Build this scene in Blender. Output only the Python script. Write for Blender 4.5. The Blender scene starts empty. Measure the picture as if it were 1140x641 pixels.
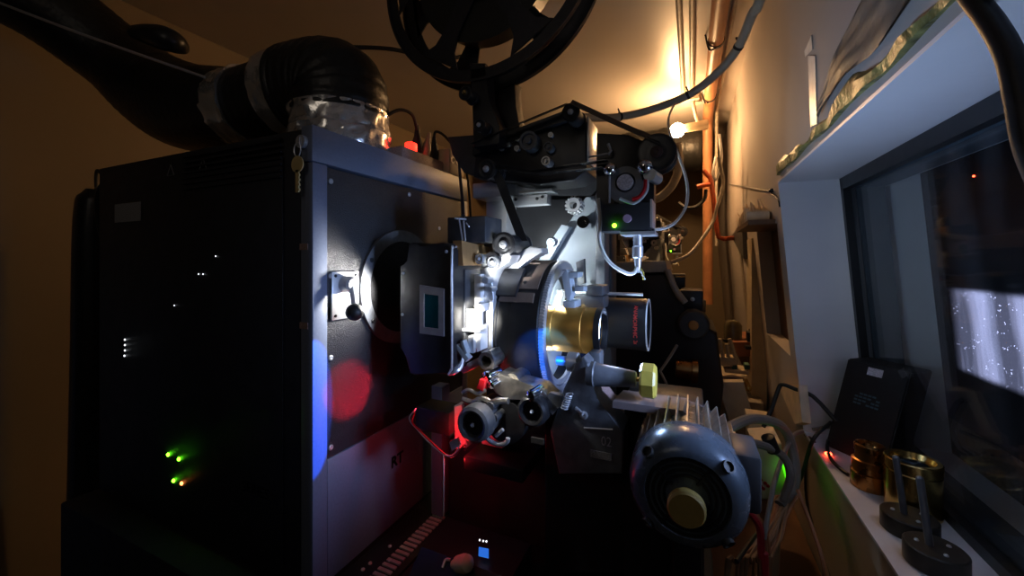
import bpy, bmesh, math, random
from mathutils import Vector, Matrix
random.seed(7)
SC = bpy.context.scene
COL = SC.collection
PI = math.pi
EYE = 1.5                       # all coordinates below are measured from eye height; floor is at -1.5
YAW = math.radians(24.3)
FOC = 443.0
FX, FY = -math.sin(YAW), math.cos(YAW)
RX, RY = math.cos(YAW), math.sin(YAW)

# ---------------------------------------------------------------- measuring helpers
def ray(u, v):
    r = (u - 570) / FOC
    return (RX * r + FX, RY * r + FY, (290 - v) / FOC)
def P(u, v, y=None, x=None, z=None):
    d = ray(u, v)
    s = y / d[1] if y is not None else x / d[0] if x is not None else z / d[2]
    return Vector((d[0] * s, d[1] * s, d[2] * s))
def S(u, y):                    # metres per pixel at that place
    return y / ray(u, 290)[1] / FOC

# ---------------------------------------------------------------- mesh builder
def basis(ax):
    ax = Vector(ax).normalized()
    t = Vector((0, 0, 1)) if abs(ax.z) < .9 else Vector((1, 0, 0))
    a = ax.cross(t).normalized()
    return ax, a, ax.cross(a).normalized()

def spline(pts, n=8):
    pts = [Vector(p) for p in pts]
    if len(pts) < 3:
        return pts
    q = [2 * pts[0] - pts[1]] + pts + [2 * pts[-1] - pts[-2]]
    out = []
    for i in range(1, len(q) - 2):
        a, b, c, d = q[i - 1], q[i], q[i + 1], q[i + 2]
        for k in range(n):
            t = k / n
            out.append(.5 * ((2 * b) + (c - a) * t + (2 * a - 5 * b + 4 * c - d) * t * t + (3 * b - a - 3 * c + d) * t ** 3))
    out.append(pts[-1])
    return out

class MB:
    def __init__(s):
        s.bm = bmesh.new()
    def box(s, x0, x1, y0, y1, z0, z1, bev=0, rot=None):
        vs = [s.bm.verts.new((x, y, z)) for x in (x0, x1) for y in (y0, y1) for z in (z0, z1)]
        fs = [s.bm.faces.new([vs[i] for i in f]) for f in
              ((0, 1, 3, 2), (4, 6, 7, 5), (0, 4, 5, 1), (2, 3, 7, 6), (0, 2, 6, 4), (1, 5, 7, 3))]
        if bev:
            es = list({e for f in fs for e in f.edges})
            g = bmesh.ops.bevel(s.bm, geom=es, offset=bev, segments=2, affect='EDGES', profile=.5)
            vs = list({v for v in g['verts']} | {v for v in vs if v.is_valid})
        if rot is not None:
            c, m = rot
            bmesh.ops.rotate(s.bm, verts=[v for v in vs if v.is_valid], cent=Vector(c), matrix=m)
        return s
    def hexa(s, p):              # 8 corners: bottom ring of 4, top ring of 4
        v = [s.bm.verts.new(Vector(q)) for q in p]
        for f in ((3, 2, 1, 0), (4, 5, 6, 7), (0, 1, 5, 4), (1, 2, 6, 5), (2, 3, 7, 6), (3, 0, 4, 7)):
            s.bm.faces.new([v[i] for i in f])
        return s
    def prism(s, poly, vec, bev=0):
        vec = Vector(vec)
        a = [s.bm.verts.new(Vector(p)) for p in poly]
        b = [s.bm.verts.new(Vector(p) + vec) for p in poly]
        n = len(a)
        fs = [s.bm.faces.new(a), s.bm.faces.new(b[::-1])]
        for i in range(n):
            fs.append(s.bm.faces.new((a[i], b[i], b[(i + 1) % n], a[(i + 1) % n])))
        if bev:
            es = list(fs[0].edges)
            bmesh.ops.bevel(s.bm, geom=es, offset=bev, segments=3, affect='EDGES', profile=.5)
        return s
    def lathe(s, o, ax, prof, seg=32, capped=True):
        ax, a, b = basis(ax)
        o = Vector(o)
        rings = []
        for t, r in prof:
            if r <= 1e-6:
                rings.append([s.bm.verts.new(o + ax * t)])
            else:
                rings.append([s.bm.verts.new(o + ax * t + (a * math.cos(2 * PI * k / seg) + b * math.sin(2 * PI * k / seg)) * r) for k in range(seg)])
        for A, B in zip(rings, rings[1:]):
            for k in range(seg):
                k2 = (k + 1) % seg
                if len(A) == 1 and len(B) == 1:
                    continue
                if len(A) == 1:
                    s.bm.faces.new((A[0], B[k], B[k2]))
                elif len(B) == 1:
                    s.bm.faces.new((A[k], B[0], A[k2]))
                else:
                    s.bm.faces.new((A[k], B[k], B[k2], A[k2]))
        if capped:
            if len(rings[0]) > 1:
                s.bm.faces.new(rings[0])
            if len(rings[-1]) > 1:
                s.bm.faces.new(rings[-1][::-1])
        return s
    def cyl(s, p0, p1, r0, r1=None, seg=24):
        p0, p1 = Vector(p0), Vector(p1)
        return s.lathe(p0, p1 - p0, [(0, r0), ((p1 - p0).length, r0 if r1 is None else r1)], seg)
    def ring(s, o, ax, r0, r1, h, seg=48):      # flat washer, thickness h along ax
        return s.lathe(o, ax, [(0, r0), (0, r1), (h, r1), (h, r0), (0, r0)], seg, False)
    def tube(s, pts, r, seg=8, sm=8):
        pts = spline(pts, sm) if sm else [Vector(p) for p in pts]
        n = len(pts)
        rad = r if callable(r) else (lambda t: r)
        prev = None
        rings = []
        for i, p in enumerate(pts):
            t = (pts[min(i + 1, n - 1)] - pts[max(i - 1, 0)])
            t = t.normalized() if t.length > 1e-9 else Vector((0, 0, 1))
            if prev is None:
                _, a, b = basis(t)
            else:
                a = (prev - t * prev.dot(t)).normalized()
                b = t.cross(a).normalized()
            prev = a
            R = rad(i / max(1, n - 1))
            rings.append([s.bm.verts.new(p + (a * math.cos(2 * PI * k / seg) + b * math.sin(2 * PI * k / seg)) * R) for k in range(seg)])
        for A, B in zip(rings, rings[1:]):
            for k in range(seg):
                s.bm.faces.new((A[k], A[(k + 1) % seg], B[(k + 1) % seg], B[k]))
        s.bm.faces.new(rings[0][::-1])
        s.bm.faces.new(rings[-1])
        return s
    def ball(s, c, r, sx=1, sy=1, sz=1, n=16):
        g = bmesh.ops.create_uvsphere(s.bm, u_segments=n, v_segments=max(8, n // 2), radius=r)
        bmesh.ops.scale(s.bm, vec=(sx, sy, sz), verts=g['verts'])
        bmesh.ops.translate(s.bm, vec=Vector(c), verts=g['verts'])
        return s
    def band(s, pts, wvec, th, nrm):            # flat strap through pts, width wvec, thickness th along nrm
        w, nn = Vector(wvec) / 2, Vector(nrm).normalized() * th
        R = []
        for p in pts:
            p = Vector(p)
            R.append([s.bm.verts.new(q) for q in (p - w, p + w, p + w + nn, p - w + nn)])
        for A, B in zip(R, R[1:]):
            for k in range(4):
                s.bm.faces.new((A[k], A[(k + 1) % 4], B[(k + 1) % 4], B[k]))
        s.bm.faces.new(R[0][::-1]); s.bm.faces.new(R[-1])
        return s
    # ---- shapes measured on a front face standing at depth y0
    def pbox(s, u0, v0, u1, v1, y0, y1, bev=0):
        a, b, m = P(u0, 290, y=y0), P(u1, 290, y=y0), S((u0 + u1) / 2, y0)
        return s.box(a.x, b.x, y0, y1, (290 - v1) * m, (290 - v0) * m, bev)
    def pcyl(s, u, v, rp, y0, y1, seg=24):
        c = P(u, v, y=y0)
        return s.cyl(c, (c.x, y1, c.z), rp * S(u, y0), seg=seg)
    def pprism(s, pts, y0, y1, bev=0):
        q = [P(u, v, y=y0) for u, v in pts]
        return s.prism(q, (0, y1 - y0, 0), bev)

ORG = {}
def put(o, kind=None, label=None, cat=None, group=None):
    for k, v in (('kind', kind), ('label', label), ('category', cat), ('group', group)):
        if v: o[k] = v
    return o
def thing(name, loc, label, cat, group=None):
    o = bpy.data.objects.new(name, None)
    o.empty_display_size = .05
    COL.objects.link(o)
    o.location = (loc[0], loc[1], loc[2] + EYE)
    ORG[o.name] = Vector(loc)
    return put(o, None, label, cat, group)
def obj(name, mb, m, parent=None, label=None, sharp=35, origin=None):
    bm = mb.bm
    bmesh.ops.recalc_face_normals(bm, faces=bm.faces)
    if parent is not None:
        org = ORG[parent.name]
    elif origin is not None:
        org = Vector(origin)
    else:
        xs = [v.co for v in bm.verts]
        lo = [min(c[i] for c in xs) for i in range(3)]
        hi = [max(c[i] for c in xs) for i in range(3)]
        org = Vector(((lo[0] + hi[0]) / 2, (lo[1] + hi[1]) / 2, lo[2]))
    for v in bm.verts:
        v.co -= org
    me = bpy.data.meshes.new(name)
    bm.to_mesh(me); bm.free()
    me.shade_smooth(); me.set_sharp_from_angle(angle=math.radians(sharp))
    if isinstance(m, (list, tuple)):
        for q in m: me.materials.append(q)
    else:
        me.materials.append(m)
    o = bpy.data.objects.new(name, me)
    COL.objects.link(o)
    ORG[o.name] = org.copy()
    if parent is not None:
        o.parent = parent
    else:
        o.location = (org.x, org.y, org.z + EYE)
    if label: o['label'] = label
    return o
def single(name, mb, m, label, cat, group=None, sharp=35):
    return put(obj(name, mb, m, sharp=sharp), None, label, cat, group)
def struct(name, mb, m):
    return put(obj(name, mb, m), 'structure')

def text_bm(body, size, place, ext=.0004, bold=0):
    """lettering as mesh; place(x, y) -> point, or wrap likewise"""
    cu = bpy.data.curves.new('lettering', 'FONT')
    cu.body = body; cu.size = size; cu.resolution_u = 3; cu.offset = bold
    cu.align_x = 'CENTER'; cu.align_y = 'CENTER'
    t = bpy.data.objects.new('lettering', cu)
    COL.objects.link(t)
    dg = bpy.context.evaluated_depsgraph_get(); dg.update()
    me = bpy.data.meshes.new_from_object(t.evaluated_get(dg))
    bpy.data.objects.remove(t); bpy.data.curves.remove(cu)
    mb = MB()
    mb.bm.from_mesh(me); bpy.data.meshes.remove(me)
    bmesh.ops.triangulate(mb.bm, faces=mb.bm.faces)
    for v in mb.bm.verts:
        v.co = Vector(place(v.co.x, v.co.y))
    g = bmesh.ops.extrude_face_region(mb.bm, geom=mb.bm.faces[:])
    return mb

# ---------------------------------------------------------------- materials
def mat(name, c, rough=.5, metal=0, var=.15, scale=30, bump=0, bscale=120, coat=0, emit=None, estr=0, spec=.5):
    m = bpy.data.materials.new(name); m.use_nodes = True
    nt = m.node_tree; N = nt.nodes; L = nt.links
    b = N['Principled BSDF']
    b.inputs['Metallic'].default_value = metal
    b.inputs['Specular IOR Level'].default_value = spec
    if coat: b.inputs['Coat Weight'].default_value = coat
    tc = N.new('ShaderNodeTexCoord')
    nz = N.new('ShaderNodeTexNoise'); nz.inputs['Scale'].default_value = scale; nz.inputs['Detail'].default_value = 5
    L.new(tc.outputs['Object'], nz.inputs['Vector'])
    cr = N.new('ShaderNodeValToRGB')
    e = cr.color_ramp.elements
    e[0].position, e[1].position = .3, .7
    e[0].color = (*[x * (1 - var) for x in c], 1); e[1].color = (*[min(1, x * (1 + var)) for x in c], 1)
    L.new(nz.outputs['Fac'], cr.inputs['Fac']); L.new(cr.outputs['Color'], b.inputs['Base Color'])
    mr = N.new('ShaderNodeMapRange')
    mr.inputs['To Min'].default_value = max(.02, rough * .8); mr.inputs['To Max'].default_value = min(1, rough * 1.2)
    L.new(nz.outputs['Fac'], mr.inputs['Value']); L.new(mr.outputs['Result'], b.inputs['Roughness'])
    if bump:
        n2 = N.new('ShaderNodeTexNoise'); n2.inputs['Scale'].default_value = bscale; n2.inputs['Detail'].default_value = 4
        L.new(tc.outputs['Object'], n2.inputs['Vector'])
        bp = N.new('ShaderNodeBump'); bp.inputs['Strength'].default_value = bump; bp.inputs['Distance'].default_value = .01
        L.new(n2.outputs['Fac'], bp.inputs['Height']); L.new(bp.outputs['Normal'], b.inputs['Normal'])
    if emit:
        b.inputs['Emission Color'].default_value = (*emit, 1); b.inputs['Emission Strength'].default_value = estr
    return m

M = {
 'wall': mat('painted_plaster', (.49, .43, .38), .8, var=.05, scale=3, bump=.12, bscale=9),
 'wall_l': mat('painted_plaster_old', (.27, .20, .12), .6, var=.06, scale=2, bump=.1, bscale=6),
 'ceil': mat('ceiling_paint', (.56, .51, .46), .38, var=.05, scale=2, bump=.15, bscale=4),
 'white': mat('white_gloss_paint', (.72, .74, .78), .42, var=.05, scale=4, bump=.04, bscale=40),
 'floor': mat('dark_floor', (.05, .035, .025), .6, var=.3, scale=8),
 'black': mat('black_paint', (.013, .013, .015), .38, bump=.05, bscale=400),
 'black_m': mat('matte_black', (.009, .009, .01), .7),
 'side': mat('black_side_sheet', (.010, .010, .013), .6, bump=.03, bscale=500),
 'panel': mat('black_crackle_panel', (.014, .014, .017), .40, var=.3, scale=260, bump=.35, bscale=420),
 'grey': mat('blue_grey_enamel', (.16, .19, .27), .45, var=.08, scale=200, bump=.04, bscale=300),
 'greyc': mat('grey_cast', (.13, .14, .155), .42, var=.2, scale=60, bump=.06, bscale=150),
 'darkg': mat('dark_grey_paint', (.05, .052, .058), .42, var=.15, scale=60),
 'brown': mat('dark_brown_box', (.045, .022, .018), .5),
 'lblue': mat('pale_blue_grey_paint', (.38, .43, .47), .45, var=.06, scale=30),
 'steel': mat('brushed_steel', (.62, .63, .65), .36, .6, var=.06, scale=40),
 'chrome': mat('chrome', (.8, .8, .82), .08, 1, var=.05),
 'alu': mat('cast_aluminium', (.50, .47, .42), .42, 1, var=.25, scale=60, bump=.15, bscale=120),
 'foil': mat('silver_foil_tape', (.86, .85, .82), .24, .85, var=.1, scale=25, bump=.45, bscale=22),
 'duct': mat('black_duct', (.012, .012, .011), .42, bump=.25, bscale=60),
 'gold': mat('gold_anodised', (.80, .43, .09), .45, .9, var=.1, scale=20),
 'brass': mat('brass', (.75, .52, .18), .22, 1, var=.12, scale=30),
 'copper': mat('bronze_barrel', (.46, .22, .07), .28, 1, var=.2, scale=30),
 'dglass': mat('lens_glass', (.01, .02, .03), .04, coat=1),
 'teal': mat('teal_window_glass', (.004, .055, .075), .12),
 'motor': mat('motor_blue_grey', (.11, .14, .18), .27, .3, var=.15, scale=25, bump=.05, bscale=60),
 'yellow': mat('ivory_yellow_plastic', (.55, .43, .07), .42, var=.12, scale=40),
 'ochre': mat('ochre_cap', (.36, .26, .07), .6, var=.12, scale=60),
 'rubber': mat('black_rubber', (.012, .012, .012), .5),
 'red': mat('red_plastic', (.5, .01, .015), .35),
 'redins': mat('red_insulation', (.42, .02, .03), .4),
 'redlet': mat('red_lettering', (1, .10, .08), .5, emit=None),
 'blacklet': mat('black_lettering', (.004, .004, .004), .5),
 'greylet': mat('faded_lettering', (.20, .20, .20), .6),
 'cream': mat('cream_plastic', (.62, .50, .33), .5, var=.1, scale=20),
 'bundle': mat('greenish_grey_cable', (.42, .40, .32), .5, var=.1, scale=30),
 'pvc': mat('grey_cable', (.24, .22, .19), .5, var=.1, scale=30),
 'wcable': mat('white_cable', (.7, .68, .64), .45),
 'orange': mat('orange_pipe', (.50, .22, .10), .45, var=.15, scale=12),
 'wire_t': mat('tan_wire', (.36, .20, .09), .5),
 'redpipe': mat('red_oxide_pipe', (.55, .10, .03), .42, var=.15, scale=30),
 'conduit': mat('grey_conduit', (.42, .36, .28), .45),
 'wood': mat('brown_board', (.14, .065, .03), .55, var=.25, scale=12),
 'shelf': mat('reddish_shelf', (.28, .10, .045), .5, var=.25, scale=12),
 'paper': mat('aged_paper', (.75, .60, .42), .8),
 'sticker': mat('grey_sticker', (.26, .26, .26), .6, var=.5, scale=400),
 'label': mat('pale_label', (.62, .60, .66), .6, var=.3, scale=300),
 'tag': mat('reddish_label', (.35, .24, .22), .6, var=.3, scale=300),
 'bulb': mat('lit_bulb', (1, .9, .7), .5, emit=(1, .57, .25), estr=350),
 'wire_o': mat('orange_wire', (.36, .14, .06), .5),
 'dsteel': mat('dark_steel', (.16, .165, .18), .32, .6, var=.1, scale=40),
 'warm_lit': mat('warm_lit_metal', (.55, .32, .13), .35, .6, var=.2, scale=20),  # orange of the bulb's light put into the base colour
 'seal': mat('yellowed_sealant', (.22, .215, .07), .45, var=.85, scale=34, bump=.5, bscale=60),
 'plas': mat('crumpled_sheeting', (.24, .24, .22), .5, var=.35, scale=7, bump=.3, bscale=14),
 'frame': mat('black_window_frame', (.012, .014, .017), .4),
 'reveal': mat('slate_frame_lining', (.06, .085, .11), .5),
 'aud': mat('black_auditorium_cloth', (.002, .002, .002), .95, spec=.1),
 'greenbox': mat('green_translucent', (.05, .6, .02), .4),
 'iron': mat('dark_iron', (.035, .032, .027), .4, .4, var=.3, scale=60),
 'key': mat('brass_key', (.80, .62, .28), .4, .35),
 'hood': mat('dark_hood', (.018, .018, .02), .35, var=.3, scale=80),
}
def led(name, c, s):
    return mat(name, tuple(x * .3 for x in c), .4, emit=c, estr=s)
M['led_g'] = led('green_light', (.12, 1, .01), 22)
M['led_r'] = led('red_light', (1, .06, .02), 14)
M['led_o'] = led('orange_light', (1, .22, .05), 9)
M['switch'] = led('glowing_red_switch', (1, .02, .01), 3.5)
M['led_w'] = led('white_light', (.8, .85, .9), 2.2)
M['lcd'] = led('blue_display', (.02, .16, .7), .9)
M['glowg'] = led('green_indicator_tube', (.10, .9, .01), 1.1)

def glass_mat():
    m = bpy.data.materials.new('dusty_port_glass'); m.use_nodes = True
    nt = m.node_tree; N = nt.nodes; L = nt.links
    N.clear()
    out = N.new('ShaderNodeOutputMaterial')
    tr = N.new('ShaderNodeBsdfTransparent'); tr.inputs['Color'].default_value = (.94, .97, .98, 1)
    gl = N.new('ShaderNodeBsdfGlossy'); gl.inputs['Roughness'].default_value = .03
    lw = N.new('ShaderNodeLayerWeight'); lw.inputs['Blend'].default_value = .5
    pw = N.new('ShaderNodeMath'); pw.operation = 'POWER'; pw.inputs[1].default_value = 4
    L.new(lw.outputs['Facing'], pw.inputs[0])
    fr = N.new('ShaderNodeMath'); fr.operation = 'MULTIPLY_ADD'; fr.inputs[1].default_value = .5; fr.inputs[2].default_value = .02
    L.new(pw.outputs[0], fr.inputs[0])
    m1 = N.new('ShaderNodeMixShader'); L.new(fr.outputs[0], m1.inputs[0]); L.new(tr.outputs[0], m1.inputs[1]); L.new(gl.outputs[0], m1.inputs[2])
    df = N.new('ShaderNodeBsdfDiffuse'); df.inputs['Color'].default_value = (.66, .66, .74, 1)
    tl = N.new('ShaderNodeBsdfTranslucent'); tl.inputs['Color'].default_value = (.6, .6, .65, 1)
    tc = N.new('ShaderNodeTexCoord')
    vo = N.new('ShaderNodeTexVoronoi'); vo.inputs['Scale'].default_value = 210
    L.new(tc.outputs['Object'], vo.inputs['Vector'])
    mr = N.new('ShaderNodeMapRange')
    mr.inputs['From Min'].default_value = .10; mr.inputs['From Max'].default_value = .28
    mr.inputs['To Min'].default_value = .16; mr.inputs['To Max'].default_value = 0
    L.new(vo.outputs['Distance'], mr.inputs['Value'])
    wv = N.new('ShaderNodeTexNoise'); wv.inputs['Scale'].default_value = 14; wv.inputs['Detail'].default_value = 8
    mp = N.new('ShaderNodeMapping'); mp.inputs['Scale'].default_value = (1, 1.6, .22)
    L.new(tc.outputs['Object'], mp.inputs['Vector']); L.new(mp.outputs[0], wv.inputs['Vector'])
    m3 = N.new('ShaderNodeMapRange'); m3.inputs['From Min'].default_value = .40; m3.inputs['From Max'].default_value = .66
    m3.inputs['To Min'].default_value = .005; m3.inputs['To Max'].default_value = .03
    L.new(wv.outputs['Fac'], m3.inputs['Value'])
    n4 = N.new('ShaderNodeTexNoise'); n4.inputs['Scale'].default_value = 55
    L.new(tc.outputs['Object'], n4.inputs['Vector'])
    gt = N.new('ShaderNodeMath'); gt.operation = 'GREATER_THAN'; gt.inputs[1].default_value = .60
    L.new(n4.outputs['Fac'], gt.inputs[0])
    mu = N.new('ShaderNodeMath'); mu.operation = 'MULTIPLY'
    L.new(mr.outputs[0], mu.inputs[0]); L.new(gt.outputs[0], mu.inputs[1])
    mx = N.new('ShaderNodeMath'); mx.operation = 'MAXIMUM'
    L.new(mu.outputs[0], mx.inputs[0]); L.new(m3.outputs[0], mx.inputs[1])
    m2 = N.new('ShaderNodeMixShader')
    L.new(mx.outputs[0], m2.inputs[0]); L.new(m1.outputs[0], m2.inputs[1]); L.new(df.outputs[0], m2.inputs[2])
    L.new(m2.outputs[0], out.inputs['Surface'])
    return m
M['port'] = glass_mat()

def light(kind, loc, col, power, rad=.01, **kw):
    d = bpy.data.lights.new(kw.pop('name', 'lamp'), kind)
    d.color = col; d.energy = power
    if kind in ('POINT', 'SPOT'): d.shadow_soft_size = rad
    o = bpy.data.objects.new(d.name, d); COL.objects.link(o)
    o.location = (loc[0], loc[1], loc[2] + EYE)
    aim = kw.pop('aim', None)
    for k, v in kw.items(): setattr(d, k, v)
    if aim is not None:
        o.rotation_euler = (Vector(aim) - Vector(loc)).to_track_quat('-Z', 'Y').to_euler()
    return o

def screws(parent, spots, ax, r, m=None, h=.003):
    for p in spots:
        mb = MB(); p = Vector(p)
        mb.lathe(p - Vector(ax) * .0005, ax, [(0, r), (h * .6, r), (h, r * .7), (h, r * .3), (h * .5, 0)], 12)
        obj('screw', mb, m or M['steel'], parent)

# ================================================================ SETTING
CEIL = 1.0
def xw(z):                      # the leaning face of the right-hand wall
    return .237 if z > .235 else .3 - .0857 * (z + .5)
SILL, HEAD, JAMB = -.50, .235, 1.402
TH = .31
mb = MB()
def wallpiece(y0, y1, z0, z1, t=TH):
    mb.hexa([(xw(z0), y0, z0), (xw(z0) + t, y0, z0), (xw(z0) + t, y1, z0), (xw(z0), y1, z0),
             (xw(z1), y0, z1), (xw(z1) + t, y0, z1), (xw(z1) + t, y1, z1), (xw(z1), y1, z1)])
wallpiece(-1.0, 4.6, -1.5, SILL)
wallpiece(-1.0, 4.6, .2351, CEIL)
wallpiece(JAMB, 1.50, SILL, HEAD)
wallpiece(1.93, 4.6, SILL, HEAD)
wallpiece(1.50, 1.93, SILL, -.30)
wallpiece(1.50, 1.93, .12, HEAD)
wallpiece(-1.0, -.45, SILL, HEAD)
struct('wall_right', mb, M['wall'])
struct('floor', MB().box(-2.1, .7, -1.0, 4.7, -1.55, -1.5), M['floor'])
struct('ceiling', MB().box(-2.1, .7, -1.0, 4.7, CEIL, CEIL + .08), M['ceil'])
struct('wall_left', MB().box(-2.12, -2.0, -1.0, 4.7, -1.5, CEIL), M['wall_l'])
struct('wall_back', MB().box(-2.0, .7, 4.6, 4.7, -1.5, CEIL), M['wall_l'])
struct('wall_auditorium', MB().box(6.0, 6.1, -4, 18, -4, 4), M['aud'])
# white lining of the viewing window (sill, head and jamb boards)
mb = MB()
def lining(z, dz):
    mb.hexa([(xw(z) - .004, -.45, min(z, z + dz)), (xw(z) + TH, -.45, min(z, z + dz)), (xw(z) + TH, JAMB, min(z, z + dz)), (xw(z) - .004, JAMB, min(z, z + dz)),
             (xw(z) - .004, -.45, max(z, z + dz)), (xw(z) + TH, -.45, max(z, z + dz)), (xw(z) + TH, JAMB, max(z, z + dz)), (xw(z) - .004, JAMB, max(z, z + dz))])
lining(SILL, .006)
struct('trim_1', mb, M['white'])
mb = MB(); lining(HEAD, -.006); struct('trim_2', mb, M['white'])
mb = MB()
z0, z1 = SILL + .006, HEAD - .006
mb.hexa([(xw(z0) - .004, JAMB - .006, z0), (xw(z0) + TH, JAMB - .006, z0), (xw(z0) + TH, JAMB, z0), (xw(z0) - .004, JAMB, z0),
         (xw(z1) - .004, JAMB - .006, z1), (xw(z1) + TH, JAMB - .006, z1), (xw(z1) + TH, JAMB, z1), (xw(z1) - .004, JAMB, z1)])
struct('trim_3', mb, M['white'])
# window: black inner frame, slate casing, dusty port glass
win = put(bpy.data.objects.new('window_1', None), 'structure'); COL.objects.link(win)
win.location = (.4, .5, SILL + EYE); ORG['window_1'] = Vector((.4, .5, SILL))
def wx(z, d): return xw(z) + d
def framebar(mb, d0, d1, y0, y1, za, zb):
    mb.hexa([(wx(za, d0), y0, za), (wx(za, d1), y0, za), (wx(za, d1), y1, za), (wx(za, d0), y1, za),
             (wx(zb, d0), y0, zb), (wx(zb, d1), y0, zb), (wx(zb, d1), y1, zb), (wx(zb, d0), y1, zb)])
mb = MB()
framebar(mb, .140, .158, -.45, 1.395, z0, z0 + .022)
framebar(mb, .140, .158, -.45, 1.395, z1 - .032, z1)
framebar(mb, .140, .158, 1.377, 1.395, z0, z1)
obj('window_frame', mb, M['frame'], win)
mb = MB()
framebar(mb, .172, .232, -.45, 1.395, z1 - .030, z1)
framebar(mb, .172, .232, 1.383, 1.395, z0, z1)
framebar(mb, .158, .232, -.45, 1.395, z0, z0 + .012)
obj('frame_lining', mb, M['reveal'], win)
mb = MB(); framebar(mb, .160, .166, -.45, 1.394, z0 + .013, z1 - .001)
obj('glass_pane', mb, M['port'], win)
# second, narrower port boarded up in brown
mb = MB()
mb.hexa([(xw(-.3) + .05, 1.5, -.3), (xw(-.3) + .07, 1.5, -.3), (xw(-.3) + .07, 1.93, -.3), (xw(-.3) + .05, 1.93, -.3),
         (xw(.12) + .05, 1.5, .12), (xw(.12) + .07, 1.5, .12), (xw(.12) + .07, 1.93, .12), (xw(.12) + .05, 1.93, .12)])
put(obj('window_2', mb, M['wood']), 'structure')

# ================================================================ LAMPHOUSE
FXX = -.64                       # plane of the lamphouse front
LY0, LY1, LX0, LZ0, LZ1 = .522, 1.08, -1.464, -.62, .2516
lh = thing('lamphouse', (-1.05, .8, LZ0), 'tall black lamp cabinet with blue-grey front frame and black front panel on the console', 'lamphouse')
mb = MB()
mb.box(LX0, FXX - .032, LY0, LY1, LZ0, LZ1 - .002, .004)
obj('body', mb, M['side'], lh)
mb = MB()
mb.box(LX0 + .03, FXX - .08, LY0 - .005, LY0, LZ0 + .03, LZ1 - .05, .002)
obj('side_door', mb, M['side'], lh)
mb = MB()
x0 = FXX - .032
mb.box(x0, FXX, LY0 - .002, .553, LZ0, .1835, .002)
mb.box(x0, FXX, 1.050, LY1, LZ0, .1835, .002)
mb.box(x0, FXX, .553, 1.050, LZ0, -.385, .002)
mb.box(x0, FXX - .001, LY0 - .002, LY1, .185, LZ1 + .002, .003)
obj('front_frame', mb, M['grey'], lh, 'blue-grey front frame')
mb = MB()
mb.box(FXX - .02, FXX - .003, .554, 1.049, -.384, .180)
fp = obj('front_panel', mb, M['panel'], lh, 'black crackle front panel')
screws(fp, [(FXX - .003, .563, .155), (FXX - .003, .563, -.03), (FXX - .003, .563, -.19), (FXX - .003, .563, -.365),
            (FXX - .003, .80, .165), (FXX - .003, .93, .09)], (1, 0, 0), .0055)
RYc, RZc = .768, -.062
mb = MB()
mb.ring((FXX - .003, RYc, RZc), (1, 0, 0), .108, .135, .008, 64)
ap = obj('aperture_ring', mb, M['greyc'], fp, 'grey ring round the light port')
screws(ap, [(FXX + .005, RYc + .122 * math.cos(a), RZc + .122 * math.sin(a)) for a in (2.6, 3.75, 4.9)], (1, 0, 0), .005, M['black'])
mb = MB(); mb.lathe((FXX - .002, RYc, RZc), (1, 0, 0), [(0, .110), (.006, .1095), (.008, .098), (.010, .05), (.0105, 0)], 64)
obj('port_glass', mb, mat('speckled_port_glass', (.012, .012, .013), .5, var=.9, scale=300, spec=.15), fp, 'dark dusty heat glass')
mb = MB(); mb.box(FXX - .003, FXX + .002, .562, .630, -.117, -.022, .001)
lp = obj('lever_plate', mb, M['steel'], fp, 'silver lever plate')
screws(lp, [(FXX + .002, .57, -.030), (FXX + .002, .622, -.030), (FXX + .002, .57, -.109), (FXX + .002, .622, -.109), (FXX + .002, .622, -.068)], (1, 0, 0), .003, M['black'])
mb = MB()
mb.lathe((FXX, .594, -.048), (1, 0, 0), [(0, .017), (.022, .016), (.026, .012)], 24)
mb.tube([(FXX + .018, .594, -.048), (FXX + .035, .584, -.075), (FXX + .05, .572, -.093)], .0062, 12)
obj('lever', mb, M['steel'], lh, 'steel lever with a ball')
mb = MB(); mb.ball((FXX + .054, .568, -.098), .0165, n=24)
obj('lever_knob', mb, M['rubber'], lh, 'black ball knob')
obj('lettering', text_bm('RT', .036, lambda x, y: (FXX + .0005, .752 + x, -.475 + y), bold=.0012), M['blacklet'], lh, 'black RT letters')
obj('lettering', text_bm('SERIES', .030, lambda x, y: (-.800 + x, LY0 - .0056, -.462 + y)), M['greylet'], lh, 'grey SERIES letters')
for (x, z) in ((-.662, .026), (-.662, -.122)):
    obj('tag', MB().box(x - .012, x + .010, LY0 - .003, LY0 - .0005, z - .006, z + .006), M['tag'], lh, 'small reddish label')
mb = MB(); mb.box(-1.36, -1.235, LY0 - .007, LY0 - .0052, .098, .145)
obj('sticker', mb, M['sticker'], lh, 'grey printed sticker')
for (u, v, k) in ((187, 506, 'led_g'), (199, 511, 'led_g'), (193, 535, 'led_g'), (202, 538, 'led_o')):
    p = P(u, v, y=LY0 - .007)
    obj('indicator_light', MB().ball(p, .0042, 1, .6, 1, 12), M[k], lh, 'green indicator light' if k == 'led_g' else 'orange indicator light')
for (u, v) in ((139, 378), (139, 384), (139, 390), (138.5, 396), (240, 285), (221, 305), (226, 305), (194, 340)):
    p = P(u, v, y=LY0 - .007)
    obj('status_dot', MB().ball(p, .0026 if u < 150 else .0016, 1, .6, 1, 8), M['led_w'], lh, 'tiny white status light')
for (u, v) in ((226, 183), (190, 190)):
    p = P(u, v, y=LY0 - .007); q = .014
    mb = MB()
    tri = [(p.x - q, p.y, p.z - q * .8), (p.x + q, p.y, p.z - q * .8), (p.x, p.y, p.z + q)]
    mb.tube(tri + [tri[0]], .0009, 5, 0)
    obj('warning_triangle', mb, M['greylet'], lh)
mb = MB()
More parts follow.
